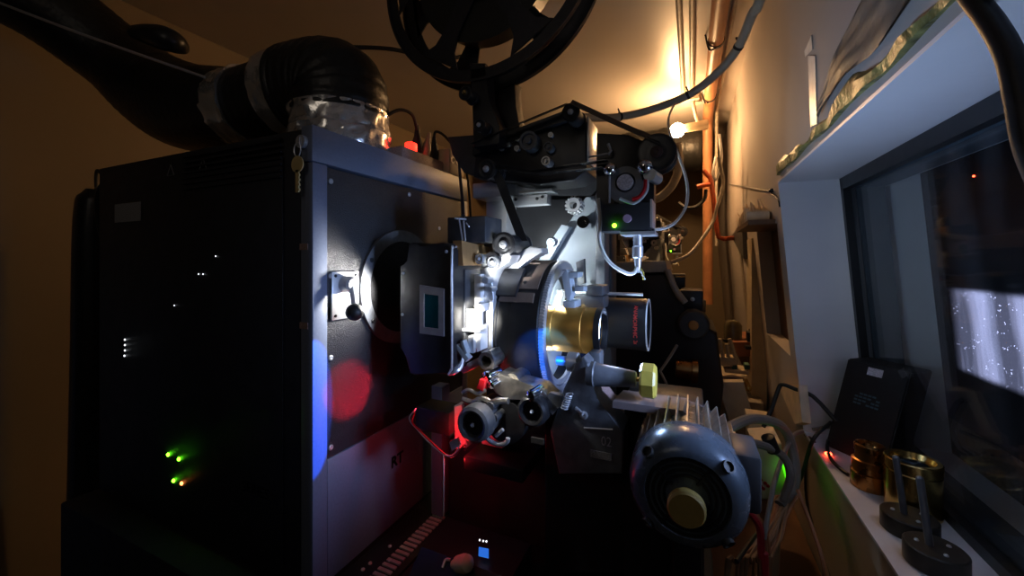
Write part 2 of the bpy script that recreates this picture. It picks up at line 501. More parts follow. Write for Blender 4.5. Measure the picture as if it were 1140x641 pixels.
for k in range(7):
    mb.box(-1.05, -.72, LY0 - .0085, LY0 - .004, .160 + .012 * k, .164 + .012 * k)
obj('vent_slats', mb, M['side'], lh)
mb = MB(); mb.cyl((-.664, LY0 + .005, .222), (-.664, LY0 - .010, .222), .012, seg=20)
mb.box(-.6655, -.6625, LY0 - .0125, LY0 - .009, .214, .230)
obj('lock', mb, M['steel'], lh, 'round steel lock')
# keys hanging from the lock
mb = MB()
kx, ky = -.664, LY0 - .016
mb.tube([(kx + .009 * math.cos(a), ky + .001, .205 + .013 * math.sin(a)) for a in [k * PI / 8 for k in range(17)]], .0011, 6, 0)
kr = MB()
kz = .178
kr.lathe((kx, ky, kz), (0, 1, 0), [(0, .0155), (.0022, .0155)], 20)
kr.box(kx - .0045, kx + .0045, ky, ky + .0022, kz - .052, kz - .010, .0004)
for k in range(4):
    kr.box(kx + .004, kx + .0065, ky, ky + .0022, kz - .049 + .009 * k, kz - .045 + .009 * k)
kt = thing('key', (kx, ky, kz - .05), 'brass key hanging from the lock of the black lamp cabinet', 'key')
obj('blade', kr, M['key'], kt); obj('key_ring', mb, M['steel'], kt)

def crumple(mb, c, amt):
    from mathutils import noise
    for v in mb.bm.verts:
        d = Vector((v.co.x - c[0], v.co.y - c[1], 0))
        if d.length > 1e-6:
            n = abs(noise.noise(v.co * 26)) * 1.6 + noise.noise(v.co * 70) * .5 - .4
            v.co += d.normalized() * n * amt
# ---- exhaust duct on the lamphouse
du = thing('exhaust_duct', (-.86, .727, .25), 'fat black flexible duct with silver tape bands rising from the lamp cabinet', 'duct')
def ribs(r, n, d): return lambda t: r * (1 + d * math.sin(t * n * 2 * PI))
mb = MB(); mb.lathe((-.815, .745, LZ1), (0, 0, 1), [(.122 * k / 24, .1195 + (.002 if k < 14 else -.002)) for k in range(25)] + [(.123, .108)], 72)
crumple(mb, (-.815, .745), .0065)
obj('tape_collar', mb, M['foil'], du, 'crumpled silver tape collar')
mb = MB()
mb.tube([(-.815, .745, .36), (-.815, .745, .41), (-.828, .743, .437), (-.87, .74, .448), (-.93, .735, .448), (-.955, .732, .447)], ribs(.117, 12, .010), 32, 14)
obj('elbow', mb, M['duct'], du)
def foilband(pts, r):
    from mathutils import noise
    mb = MB(); mb.tube(pts, lambda t: r, 48, 8)
    cen = sum((Vector(p) for p in pts), Vector()) / len(pts)
    for v in mb.bm.verts:
        d = v.co - cen; d.x = 0
        v.co += d.normalized() * (.0035 * noise.noise(v.co * 40) + .002 * noise.noise(v.co * 90))
    obj('tape_band', mb, M['foil'], du, 'silver tape band')
foilband([(-.93, .735, .448), (-.965, .733, .447), (-1.00, .732, .446)], .114)
mb = MB(); mb.tube([(-.97, .733, .447), (-1.1, .729, .440), (-1.18, .726, .440)], ribs(.102, 8, .012), 32, 12)
obj('hose', mb, M['duct'], du)
foilband([(-1.13, .728, .440), (-1.17, .726, .440), (-1.21, .725, .441)], .108)
mb = MB(); mb.tube([(-1.19, .725, .440), (-1.40, .72, .47), (-1.56, .70, .54), (-1.68, .62, .66), (-1.74, .48, .76), (-1.79, .25, .82), (-1.80, -.1, .85)], lambda t: (.108 + .024 * math.sin(min(1, t * 2.2) * PI)) * (1 + .010 * math.sin(t * 260)), 32, 14)
obj('hose', mb, M['duct'], du)
mb = MB(); mb.tube([P(150, 36, y=.60), P(172, 40, y=.60), P(192, 46, y=.62), P(203, 53, y=.66)], lambda t: .018 + .014 * math.sin(PI * t), 14, 8)
obj('hose_clamp', mb, M['hood'], du)
a, b = P(228, 86, y=.60), P(-30, -8, y=.36)
mb = MB(); mb.tube([a, a.lerp(b, .5) + Vector((0, 0, -.004)), b], .0035, 8)
single('support_rod', mb, M['steel'], 'thin silver rod slanting across the black duct under the ceiling', 'rod')

# ---- things on the lamphouse roof
ps = thing('power_strip', (-.72, .98, LZ1), 'power strip with a red glowing switch lying on the lamp cabinet roof', 'power strip')
mb = MB(); mb.box(-.715, -.665, .80, .985, LZ1 + .003, LZ1 + .040, .006)
strip = obj('housing', mb, M['tag'], ps)
mb = MB(); mb.box(-.70, -.645, .985, 1.070, LZ1 + .003, LZ1 + .080, .008)
for k in range(3):
    mb.ring((-.6455, 1.000 + .027 * k, LZ1 + .045), (1, 0, 0), .007, .011, .003, 16)
obj('socket_block', mb, M['cream'], ps, 'cream socket block')
mb = MB(); mb.box(-.700, -.676, .850, .878, LZ1 + .038, LZ1 + .066, .005)
obj('switch', mb, M['switch'], ps, 'glowing red switch')
mb = MB()
mb.lathe((-.69, .925, LZ1 + .038), (.12, .15, 1), [(0, .013), (.03, .014), (.05, .008), (.075, .005)], 16)
obj('plug', mb, M['cream'], ps, 'cream plug')
for (yy, s2) in ((.905, 1), (.985, .9)):
    mb = MB(); mb.lathe((-.70, yy, LZ1 + .035), (.05, -.05, 1), [(0, .014), (.035 * s2, .016), (.06 * s2, .009), (.09 * s2, .005)], 16)
    obj('plug', mb, M['rubber'], ps, 'black plug')
mb = MB(); mb.tube([(-.695, .90, .36), (-.69, .87, .395), (-.70, .82, .39), (-.72, .76, .33), (-.735, .745, .27), (-.75, .80, .258)], .0045, 10)
single('black_cable', mb, M['rubber'], 'black cord looping above the power strip on the lamp cabinet', 'cord')
mb = MB()
mb.tube([(-.70, .985, .36), (-.695, .99, .385), (-.68, 1.03, .37), (-.66, 1.10, .30), (-.655, 1.13, .1), (-.66, 1.15, -.1)], .004, 8)
single('black_cable', mb, M['rubber'], 'black cord running back from the second plug behind the lamp cabinet', 'cord')
mb = MB(); mb.box(-.80, -.73, .86, 1.06, LZ1 + .002, LZ1 + .02, .004)
single('junction_box', mb, M['darkg'], 'flat dark box on the lamp cabinet roof behind the power strip', 'box')
mb = MB()
mb.tube([(-.87, .80, .583), (-.80, .92, .62), (-.74, 1.1, .66), (-.66, 1.25, .78), (-.62, 1.3, 1.0)], .006, 8)
single('hanging_cable', mb, M['rubber'], 'black cable running from the duct elbow up behind the film reel', 'cable')

# ---- hanging hose by the far left wall
hs = thing('black_hose', (-1.80, .62, -1.5), 'long black rolled hose standing against the ochre wall beside the lamp cabinet', 'hose')
mb = MB(); mb.tube([(-1.86, .62, -1.5), (-1.83, .62, -.9), (-1.80, .62, -.3), (-1.785, .62, .1), (-1.78, .63, .23)], lambda t: .045 * (1 - max(0, t - .93) * 6) * (1 + .01 * math.sin(t * 200)), 20)
obj('hose', mb, M['hood'], hs)
mb = MB(); mb.tube([(-1.78, .63, .21), (-1.785, .63, .275), (-1.77, .63, .295), (-1.745, .64, .26)], .005, 8)
obj('hook', mb, M['rubber'], hs)
mb = MB(); mb.tube([(-1.50, .60, .235), (-1.54, .58, .242), (-1.60, .57, .20), (-1.62, .58, .1), (-1.58, .60, -.02), (-1.50, .64, -.06)], .007, 8)
single('loose_cable', mb, M['rubber'], 'black cable looping out from behind the lamp cabinet edge beside the hose', 'cable')

# ================================================================ CONSOLE
CT = -.63
co = thing('console', (-.7, .8, -1.5), 'black metal console base carrying the lamp cabinet and projector', 'console')
mb = MB(); mb.box(-1.5, .04, .46, 1.20, -1.5, CT, .006)
obj('cabinet', mb, M['black_m'], co)
mb = MB()
mb.box(-.635, -.53, .47, .82, CT, CT + .006, .001)
vg = obj('vent_panel', mb, M['black'], co)
mb = MB()
for k in range(24):
    y = .50 + .0133 * k
    mb.box(-.578, -.545, y, y + .0075, CT + .006, CT + .009)
obj('vent_slats', mb, mat('pale_vent_slats', (.55, .55, .48), .4, var=.3, scale=20), co, 'pale slotted vent')
screws(co, [P(u, v, z=CT + .007) for u, v in ((434, 608), (434, 624), (404, 634), (412, 627), (471, 588))], (0, 0, 1), .004)
mb = MB(); mb.hexa([(-.50, .60, CT), (-.30, .60, CT), (-.30, .76, CT), (-.50, .76, CT), (-.50, .66, CT + .05), (-.30, .66, CT + .05), (-.30, .76, CT + .05), (-.50, .76, CT + .05)])
pan = obj('control_panel', mb, M['black'], co)
c = P(539, 612, y=.62)
dd = []
def onp(u, v):                   # a point on the sloping control panel face
    d = ray(u, v)
    # plane through (.,.60,CT) and (.,.66,CT+.05): normal (0,-.05,.06)
    s = (-.05 * .60 + .06 * CT) / (-.05 * d[1] + .06 * d[2])
    return Vector(d) * s
nrm = Vector((0, -.05, .06)).normalized()
mb = MB(); mb.prism([onp(533.5, 609) , onp(544, 611), onp(544, 621.5), onp(533, 619)], nrm * .002)
obj('display', mb, M['lcd'], pan, 'small blue display')
for u, v in ((534, 601), (538, 602), (541.5, 602.5)):
    obj('indicator_light', MB().ball(onp(u, v), .0018, n=8), M['led_w'], pan, 'white indicator light')
p0 = onp(505, 628)
mb = MB(); mb.lathe(p0, (.9, -.25, .5), [(0, .008), (.012, .008), (.014, .014), (.034, .016), (.045, .014), (.050, .008), (.051, 0)], 20)
obj('knob', mb, M['cream'], pan, 'ivory handle knob')
mb = MB(); mb.tube([onp(493, 632) + nrm * .002, onp(497, 624) + nrm * .004, onp(502, 624) + nrm * .004], .003, 8)
obj('hook', mb, M['steel'], pan)

# ================================================================ FILM PROJECTOR
pr = thing('film_projector', (-.30, .98, CT), 'near film projector with lens turret and blue-grey motor facing the lamp cabinet', 'projector')
# pedestal and frame
mb = MB(); mb.box(-.54, -.10, .82, 1.18, CT, -.43, .006); obj('pedestal', mb, M['brown'], pr, 'dark brown pedestal')
mb = MB(); mb.pbox(480, 430, 492, 574, .80, .835, .002); obj('post', mb, M['grey'], pr)
mb = MB(); mb.box(-.56, -.19, 1.05, 1.13, -.43, .30, .006); obj('frame_plate', mb, M['darkg'], pr)
mb = MB(); mb.pbox(516, 515, 582, 531, .70, .86, .004); obj('bearing_block', mb, M['black'], pr)
mb = MB()
mb.pprism([(586, 318), (652, 219), (664, 217), (666, 332), (590, 332)], 1.015, 1.035, .003)
obj('side_bracket', mb, M['lblue'], pr, 'pale blue-grey bracket plate')
mb = MB(); mb.pbox(663, 214, 673, 330, .985, 1.05, .002); obj('side_rail', mb, M['greyc'], pr)
mb = MB(); mb.pbox(541, 218, 564, 300, .97, 1.05, .003); obj('column', mb, M['steel'], pr, 'grey metal column')
mb = MB(); mb.pprism([(565, 222), (655, 222), (640, 245), (590, 312), (565, 300)], 1.035, 1.05); obj('film_plate', mb, M['black'], pr)
mb = MB(); mb.pbox(526, 202, 574, 219, .90, 1.05, .003); obj('bracket', mb, M['steel'], pr)
mb = MB(); mb.pbox(571, 217, 609, 228, .90, .93, .001); mb.pbox(578, 211, 614, 213.5, .88, .93); obj('guide_plate', mb, M['steel'], pr, 'steel guide plate')
screws(pr, [P(574, 222, y=.899), P(598, 221, y=.899), P(604, 219, y=.899)], (0, -1, 0), .004, M['black'])
mb = MB(); mb.pprism([(598, 292), (612, 270), (625, 250), (634, 252), (615, 284), (606, 300)], .985, 1.01, .002); mb.pcyl(613, 270, 5, .975, .99); obj('link_arm', mb, M['lblue'], pr)
screws(pr, [P(613, 270, y=.974)], (0, -1, 0), .008)
mb = MB(); mb.pcyl(649, 247, 7, .97, 1.02, 20); mb.pcyl(649, 248, 3, .965, .98, 12); obj('bolt', mb, M['chrome'], pr)
# sprocket with teeth
mb = MB()
c = P(638, 228, y=.94); r0 = 8 * S(638, .94)
mb.ring(c, (0, 1, 0), r0 * .55, r0, .03, 24)
for k in range(14):
    a = 2 * PI * k / 14
    q = c + Vector((math.cos(a), 0, math.sin(a))) * r0 * 1.12
    mb.ball((q.x, q.y + .005, q.z), r0 * .2, n=8)
    mb.ball((q.x, q.y + .025, q.z), r0 * .2, n=8)
obj('sprocket', mb, M['steel'], pr, 'toothed steel sprocket')

# sound box on top with its rollers
mb = MB(); mb.pprism([(527, 197), (530, 160), (575, 148), (628, 130), (652, 134), (653, 190), (640, 200), (600, 205)], .85, .945, .002)
sb = obj('sound_box', mb, M['black'], pr, 'black sound reader box')
sx = P(653.3, 160, y=.85).x; mb = MB(); mb.box(sx, sx + .003, .852, .945, .215, .312, .0005); obj('side_panel', mb, M['steel'], pr, 'bare metal side panel')
mb = MB()
mb.band([P(526, 168, y=.835), P(560, 154, y=.835), P(633, 127, y=.835)], (0, 0, .022), .02, (0, 1, 0))
obj('tension_arm', mb, M['hood'], pr)
for (u, v, r, dep) in ((559, 158.5, 3, .012), (559, 165.5, 3, .012), (566.5, 161, 3.2, .012), (578, 155, 3.4, .012), (577, 166, 3.2, .012), (593, 160, 10.5, .03), (613, 165.5, 5.5, .02), (612, 182, 5, .03), (614, 151, 3, .01)):
    mb = MB()
    c = P(u, v, y=.85); m = S(u, .85)
    mb.lathe((c.x, .852, c.z), (0, -1, 0), [(0, r * m), (dep, r * m), (dep, r * m * .75), (dep * .8, r * m * .7), (dep * .8, r * m * .35), (dep * 1.1, r * m * .3), (dep * 1.1, 0)], 20)
    obj('control_knob', mb, M['greyc'] if r > 5 else M['steel'], sb)
def roller(name, u, v, r, y0, y1, m, mc=None, parent=pr, label=None):
    c = P(u, v, y=y0); k = r * S(u, y0); L = y1 - y0
    mb = MB()
    mb.lathe(c, (0, 1, 0), [(0, 0), (0, k * .35), (.002, k * .55), (.0, k * .8), (.002, k), (.006, k), (.008, k * .88), (L - .008, k * .88), (L - .006, k), (L, k), (L, 0)], 28)
    o = obj(name, mb, m, parent, label)
    mb = MB(); mb.lathe((c.x, y0 + .001, c.z), (0, -1, 0), [(0, k * .34), (.004, k * .3), (.006, k * .12), (.004, 0)], 12)
    obj('hub_screw', mb, mc or M['steel'], o)
    return o
roller('guide_roller', 541, 188, 11.5, .79, .85, M['rubber'])
roller('guide_roller', 635, 124.5, 10.5, .80, .86, M['rubber'])
roller('idler_wheel', 731, 169, 21, .80, .85, M['hood'], M['brown'])
roller('guide_roller', 517, 103, 8, .76, .80, M['hood'], M['brass'])
roller('guide_roller', 533, 139, 7.5, .76, .80, M['hood'])
roller('guide_roller', 533, 288, 6, .72, .78, M['steel'])
roller('guide_roller', 548, 292, 8, .73, .79, M['darkg'])
roller('pad_roller', 560, 272, 14, .74, .84, M['hood'], label='glossy black pad roller')
mb = MB()
mb.band([P(546, 180, y=.815), P(556, 200, y=.80), P(582, 268, y=.79)], (.022, 0, 0), .003, (0, 1, 0))
obj('drive_belt', mb, M['rubber'], pr, 'black belt')
mb = MB(); mb.band([P(636, 114, y=.805), P(690, 139, y=.805), P(735, 158, y=.805)], (0, .02, .015), .002, (0, 0, 1))
mb.band([P(526, 160, y=.805), P(632, 116, y=.805)], (0, .02, .006), .002, (0, 0, 1))
obj('drive_belt', mb, M['rubber'], pr, 'black belt')
for (a, b, c) in (((551, 183), (594, 191), (676, 179)), ((556, 189), (600, 194), (672, 187))):
    mb = MB(); mb.band([P(*a, y=.795), P(*b, y=.795), P(*c, y=.795)], (0, .030, .002), .0006, (0, 0, 1))
    obj('film_strip', mb, mat('film_base', (.05, .045, .04), .15, coat=.5), pr, 'run of film')
# reel post
mb = MB()
mb.pprism([(523, 70), (540, 70), (543, 110), (556, 140), (556, 160), (527, 164), (526, 120)], .80, .84, .002)
mb.pprism([(548, 95), (573, 90), (574, 118), (580, 150), (552, 152)], .86, .90, .002)
obj('reel_post', mb, M['black'], pr)
mb = MB(); mb.pprism([(498, 152), (526, 150), (541, 176), (533, 198), (516, 192), (503, 172)], .87, .95, .004); obj('arm_casting', mb, M['darkg'], pr)

# digital sound reader beside the lenses
mb = MB(); mb.pprism([(664, 148), (700, 150), (724, 160), (728, 182), (728, 258), (668, 258), (664, 222)], .815, .86, .002)
obj('reader_plate', mb, M['black'], pr)
mb = MB(); mb.pbox(670, 226, 723.5, 257, .775, .85, .002); rb = obj('reader_box', mb, M['black_m'], pr, 'black reader box')
mb = MB(); mb.box(P(723.7, 240, y=.775).x, P(726, 240, y=.775).x, .778, .848, .062, .114); obj('side_panel', mb, M['steel'], pr)
obj('indicator_light', MB().ball(P(684, 251, y=.772), .0042, n=12), M['led_g'], rb, 'green indicator light')
mb = MB(); mb.pcyl(698, 243, 4.5, .767, .777, 20); obj('button', mb, mat('lilac_button', (.42, .3, .42), .4), rb, 'lilac button')
mb = MB()
c = P(696, 203, y=.79); m_ = S(696, .79)
pts = [(c.x - 19 * m_, c.y + .01, c.z + 16 * m_)] + [(c.x + 19 * m_ * math.cos(a), c.y + .01, c.z + 2 * m_ + 19 * m_ * math.sin(a)) for a in [PI + PI * k / 10 for k in range(11)]] + [(c.x + 19 * m_, c.y + .01, c.z + 16 * m_)]
mb.band(pts, (0, .02, 0), .012, (0, 0, -1))
mb.ring((c.x, c.y, c.z), (0, 1, 0), 11 * m_, 18 * m_, .02, 32)
obj('reader_yoke', mb, M['greyc'], pr, 'grey U-shaped yoke')
mb = MB(); mb.cyl((c.x, c.y - .004, c.z), (c.x, c.y + .03, c.z), 8.8 * m_, seg=28); obj('badge', mb, M['label'], pr, 'round pale badge')
for (u, v, r) in ((678, 187, 7.5), (717, 184, 9)):
    c = P(u, v, y=.765); k = r * S(u, .77)
    mb = MB(); mb.lathe(c, (0, 1, 0), [(-.002, 0), (.0, k * .5), (.006, k * .9), (.013, k), (.02, k * .8), (.026, k * .85), (.05, k * .85), (.052, 0)], 24)
    obj('chrome_roller', mb, M['chrome'], pr, 'chrome roller')
c = P(723, 194, y=.775); mb = MB(); mb.cyl(c, (c.x + .01, c.y + .04, c.z - .002), 7 * S(723, .775)); obj('chrome_roller', mb, M['steel'], pr, 'steel roller')
mb = MB(); mb.tube([P(678.5, 193, y=.785), P(678.5, 226, y=.785)], .0022, 8, 0); mb.tube([P(655, 175, y=.80), P(676, 171, y=.80)], .002, 8, 0); mb.tube([P(677, 160, y=.80), P(680, 168, y=.80), P(677, 172, y=.80)], .003, 8, 0); obj('guide_rod', mb, M['steel'], pr)
mb = MB(); mb.tube([P(704, 222, y=.768), P(712, 219, y=.768), P(718, 210, y=.768), P(719, 200, y=.768)], .004, 8); obj('red_guide', mb, M['red'], pr, 'red curved film guide')
mb = MB(); mb.tube([P(690, 221, y=.768), P(706, 226, y=.768), P(719, 214, y=.768), P(721, 200, y=.768)], .003, 8); obj('guide_rod', mb, M['steel'], pr)
mb = MB(); mb.pbox(690, 257.5, 729, 261, .775, .85); obj('base_strip', mb, M['steel'], pr)
c = P(710, 262, y=.80)
mb = MB(); mb.lathe(c, (0, 0, -1), [(-.002, .0085), (.02, .0085), (.022, .010), (.042, .010), (.044, .007), (.055, .006), (.072, .004)], 16); obj('connector_plug', mb, M['steel'], pr, 'steel cable connector')
mb = MB(); mb.tube([P(666, 221, y=.80), P(668, 245, y=.795), P(668, 270, y=.79), P(678, 291, y=.785), P(695, 303, y=.785), P(705, 304, y=.79), P(710, 296, y=.80)], .0036, 10); obj('reader_cable', mb, M['wcable'], pr, 'white reader cable')
for k, cc in enumerate(('wcable', 'yellow')):
    mb = MB(); mb.tube([P(711, 297, y=.80), P(714 + 2 * k, 303, y=.795), P(718 - 2 * k, 311, y=.79)], .0015, 6); obj('loose_wire', mb, M[cc], pr)

# shutter housing between lamp and gate
mb = MB()
sy = .660
mb.pprism([(445, 296), (455, 292), (454.5, 272), (459, 269.5), (465, 270), (468, 277), (492, 270), (500, 271), (504, 278), (504, 408), (500, 416), (496, 417), (470, 414), (463, 418), (456, 416), (452, 402), (451, 390), (445, 388)], sy, sy + .19, .004)
sh = obj('shutter_housing', mb, M['hood'], pr, 'black shutter housing')
mb = MB()
mb.tube([P(499, 417, y=sy - .001), P(502, 411, y=sy - .001), P(503, 400, y=sy - .001), P(503, 285, y=sy - .001), P(505, 277, y=sy + .01), P(511, 273, y=sy + .03)], .0022, 8, 6)
obj('edge_seam', mb, M['steel'], sh)
mb = MB()
q = [P(467, 317, y=sy - .004), P(494, 321.5, y=sy - .004), P(494, 374.5, y=sy - .004), P(467, 371, y=sy - .004)]
qi = [P(472, 327, y=sy - .004), P(488, 329, y=sy - .004), P(488, 366, y=sy - .004), P(472, 364, y=sy - .004)]
for k in range(4):
    mb.prism([q[k], q[(k + 1) % 4], qi[(k + 1) % 4], qi[k]], (0, .004, 0))
wf = obj('window_frame', mb, mat('pale_grey_plastic', (.24, .23, .25), .5), sh, 'pale window frame')
mb = MB(); mb.prism([p + Vector((0, .002, 0)) for p in qi], (0, .002, 0)); obj('window_glass', mb, M['teal'], wf, 'teal inspection window')
screws(sh, [P(449, 304, y=sy - .0015), P(448, 350, y=sy - .0015), P(497, 280, y=sy - .0015)], (0, -1, 0), .0034)
# metal cheek, warm bulb light put into its colour, to the right of the housing and the gate
X1 = P(506, 290, y=sy + .01).x
mb = MB(); mb.hexa([(X1 - .01, sy + .02, -.01), (X1 + .014, sy + .02, -.01), (X1 + .014, .80, -.01), (X1 - .01, .80, -.01), (X1 - .01, sy + .02, .040), (X1 + .010, sy + .02, .040), (X1 + .010, .80, .030), (X1 - .01, .80, .030)])
obj('heat_shield', mb, M['warm_lit'], pr, 'metal shield tinted with painted warm bulb light')
mb = MB(); mb.tube([P(500, 415, y=.68), P(507, 413, y=.68), P(512, 408, y=.69), P(514, 396, y=.70), P(514, 370, y=.71), P(514, 300, y=.71)], .006, 10); obj('gate_rim', mb, M['steel'], pr)
mb = MB(); mb.pbox(512, 300, 518, 408, .70, .79, .002); obj('gate_cheek', mb, M['darkg'], pr)
mb = MB(); mb.pprism([(534, 300), (546, 296), (549, 330), (548, 402), (536, 404)], .735, .80, .002); obj('gate_plate', mb, M['steel'], pr, 'bright steel gate plate')
mb = MB(); mb.pbox(528, 305, 535, 346, .72, .76, .001); mb.pbox(519, 344, 533, 366, .70, .72, .001); mb.pbox(529, 338, 536, 347, .70, .73, .001); mb.pprism([(527, 366), (535, 362), (535, 390), (531, 392), (529, 383)], .70, .73, .001); obj('gate_bracket', mb, mat('white_enamel_bracket', (.8, .79, .76), .4), pr, 'white lit gate bracket')
mb = MB(); mb.pprism([(503, 382), (506, 380), (522, 399), (518, 403)], .675, .69, .001); mb.pprism([(512, 380), (515, 379), (520, 393), (517, 395)], .675, .69, .001); obj('gate_lever', mb, M['lblue'], pr, 'pale diagonal lever')
mb = MB(); mb.pbox(521, 374, 527, 393, .69, .72, .001); mb.pbox(508, 366, 534, 369, .695, .72, .0005); obj('gate_rail', mb, M['steel'], pr)
screws(pr, [P(540, 330, y=.734), P(538, 310, y=.734), P(542, 345, y=.734)], (0, -1, 0), .0035)
mb = MB()
for (u, v, r) in ((540, 312, 4), (545, 322, 3)):
    mb.pcyl(u, v, r, .715, .74, 14)
mb.pprism([(535, 286), (545, 280), (570, 284), (566, 292), (548, 302), (536, 298)], .745, .79, .002)
mb.pprism([(552, 305), (570, 285), (590, 274), (603, 276), (604, 282), (585, 290), (566, 308)], .80, .84, .003)
obj('gate_casting', mb, M['steel'], pr, 'bright machined casting')
# wire bunch above the housing
mb = MB()
mb.tube([P(506, 243, y=.70), P(519, 244, y=.72)], .0022, 6, 0)
mb.tube([P(511, 244, y=.70), P(515, 267, y=.68)], .0020, 6, 0); mb.tube([P(516, 246, y=.70), P(518, 268, y=.68)], .0020, 6, 0)
for k in range(5):
    mb.tube([P(517, 242 + k, y=.72), P(528, 243 + 3 * k, y=.74), P(539, 243 + 5 * k, y=.77)], .0011, 5)
mb.tube([P(519, 248, y=.72), P(522, 252, y=.72), P(532, 260, y=.74), P(534, 255, y=.75), P(521, 247, y=.73)], .0016, 6, 0)
obj('spring_wires', mb, M['steel'], pr, 'bunch of thin steel wires')
mb = MB(); mb.tube([P(511, 180, y=.80), P(513, 205, y=.78), P(515, 225, y=.75), P(516, 240, y=.72)], .0035, 8); obj('cable', mb, M['rubber'], pr)
mb = MB(); mb.pbox(498, 241, 540, 270, .72, .80, .002); obj('cover_block', mb, M['darkg'], pr)
mb = MB(); mb.pprism([(539, 262), (546, 256), (550, 262), (550, 285), (538, 285)], .80, .83, .002); mb.pcyl(546, 262, 5, .79, .81, 16); obj('latch', mb, M['alu'], pr)

# ---- lens turret
TY, TZ, TR = .885, -.152, .150
tu = MB()
TX = -.380
tu.lathe((TX, TY, TZ), (1, 0, 0), [(0, 0), (0, TR - .006), (.006, TR), (.010, TR), (.011, TR - .002), (.040, TR - .002), (.041, TR), (.100, TR), (.104, TR - .004), (.104, .128), (.075, .124), (.075, 0)], 96)
tur = obj('lens_turret', tu, mat('satin_black_turret', (.011, .011, .012), .5, spec=.35), pr, 'big round black lens turret')
gm = MB()
gm.ring((TX + .1041, TY, TZ), (1, 0, 0), .132, .1475, .010, 96)
for k in range(150):
    a = 2 * PI * k / 150
    ca, sa = math.cos(a), math.sin(a)
    def q(r, w): return (TY + r * ca - w * sa, TZ + r * sa + w * ca)
    p = [q(.147, -.0016), q(.147, .0016), q(.1515, .0010), q(.1515, -.0010)]
    gm.hexa([(TX + .1045, *p[0]), (TX + .1045, *p[1]), (TX + .1045, *p[2]), (TX + .1045, *p[3]), (TX + .1135, *p[0]), (TX + .1135, *p[1]), (TX + .1135, *p[2]), (TX + .1135, *p[3])])
obj('gear_ring', gm, M['steel'], tur, 'toothed ring round the turret mouth')
mb = MB(); mb.ring((TX + .1041, TY, TZ), (1, 0, 0), .118, .129, .006, 96); obj('rim_band', mb, M['steel'], tur)
mb = MB(); mb.lathe((TX + .0751, TY, TZ), (1, 0, 0), [(0, .122), (.004, .122), (.004, 0)], 64); obj('front_disc', mb, M['lblue'], tur, 'pale disc inside the turret mouth')
def arc(mb, t0, t1, a0, a1, r0, r1, n=14):
    R = []
    for k in range(n + 1):
        a = math.radians(a0 + (a1 - a0) * k / n)
        ca, sa = math.cos(a), math.sin(a)
        R.append([mb.bm.verts.new((TX + t, TY - r * ca, TZ + r * sa)) for t, r in ((t0, r0), (t1, r0), (t1, r1), (t0, r1))])
    for A, B in zip(R, R[1:]):
        for k in range(4):
            mb.bm.faces.new((A[k], A[(k + 1) % 4], B[(k + 1) % 4], B[k]))
    mb.bm.faces.new(R[0][::-1]); mb.bm.faces.new(R[-1])
mb = MB(); arc(mb, .012, .088, 26, 34, TR - .003, TR + .004); arc(mb, .012, .030, 38, 92, TR - .003, TR + .003); arc(mb, .070, .092, 38, 92, TR - .003, TR + .003); arc(mb, .030, .070, 38, 50, TR - .003, TR + .003); arc(mb, .030, .070, 74, 92, TR - .003, TR + .003)
obj('access_frame', mb, mat('warm_lit_black_cover', (.16, .115, .09), .5), tur, 'black frame browned by painted warm light round the turret opening')  # black frame; warm reflected light is put into its brown colour
mb = MB(); arc(mb, .002, .05, 30, 58, TR - .001, TR + .010, 10); obj('catch_plate', mb, M['hood'], tur)
def onr(t, deg, r): a = math.radians(deg); return Vector((TX + t, TY - r * math.cos(a), TZ + r * math.sin(a)))
for (t, d) in ((.035, 44), (.06, 44), (.085, -42)):
    a = math.radians(d)
    screws(tur, [onr(t, d, TR + (.003 if d > 0 else -.001))], (0, -math.cos(a), math.sin(a)), .0042 if d > 0 else .006, M['black'] if d > 0 else M['steel'])
# lens holders
for (y, z, r) in ((.80, -.142, .051), (.96, -.145, .064)):
    mb = MB(); mb.lathe((TX + .079, y, z), (1, 0, 0), [(0, r + .006), (.018, r + .006), (.020, r + .002), (.022, r), (.022, r - .004), (0, r - .004)], 48, False)
    obj('lens_holder', mb, M['steel'], tur, 'steel lens holder')
mb = MB(); mb.pprism([(625, 306), (630, 300), (634, 304), (637, 326), (633, 338), (629, 330)], .80, .83, .002); mb.pprism([(632, 303), (644, 303), (643, 309), (633, 310)], .80, .84, .001); mb.pbox(640, 319, 650, 325, .80, .83, .001); mb.pbox(627, 335, 640, 343, .79, .84, .002)
obj('clamp_lever', mb, M['lblue'], tur, 'pale clamp lever')
mb = MB(); mb.pprism([(650, 288), (651, 315), (644, 318), (641, 292)], .95, .965, .001); mb.pbox(652, 318, 671, 329, .86, .93, .002); mb.pbox(640, 329, 672, 343, .87, .93, .002)
obj('focus_bracket', mb, M['darkg'], tur)
# bracket casting below the turret, with the blue-lit post and knobs
mb = MB(); mb.pprism([(628, 432), (640, 405), (650, 397), (656, 404), (658, 430), (663, 446), (694, 479), (693, 528), (622, 528), (612, 480)], .70, .76, .004)
br = obj('bracket_casting', mb, M['greyc'], pr, 'grey angled bracket casting')
mb = MB(); mb.pbox(655, 392, 668, 424, .735, .77, .003); obj('post', mb, M['greyc'], br)
mb = MB(); mb.prism([P(668, 432, y=.77), P(690, 462, y=.77), P(690, 478, y=.77), P(662, 446, y=.77)], (0, .05, 0)); obj('side_web', mb, M['tag'], br)
c = P(662, 421, y=.715); c2 = P(703, 426, y=.715)
c = Vector((c.x, .715, -.205)); c2 = Vector((c.x + .085, .715, -.205))
mb = MB(); mb.lathe(c - Vector((.012, 0, 0)), (1, 0, 0), [(0, .022), (.012, .023), (.014, .021), (.082, .0135), (.084, .012), (.084, 0)], 28)
sf = obj('focus_shaft', mb, M['greyc'], pr, 'grey cone on the focus shaft')
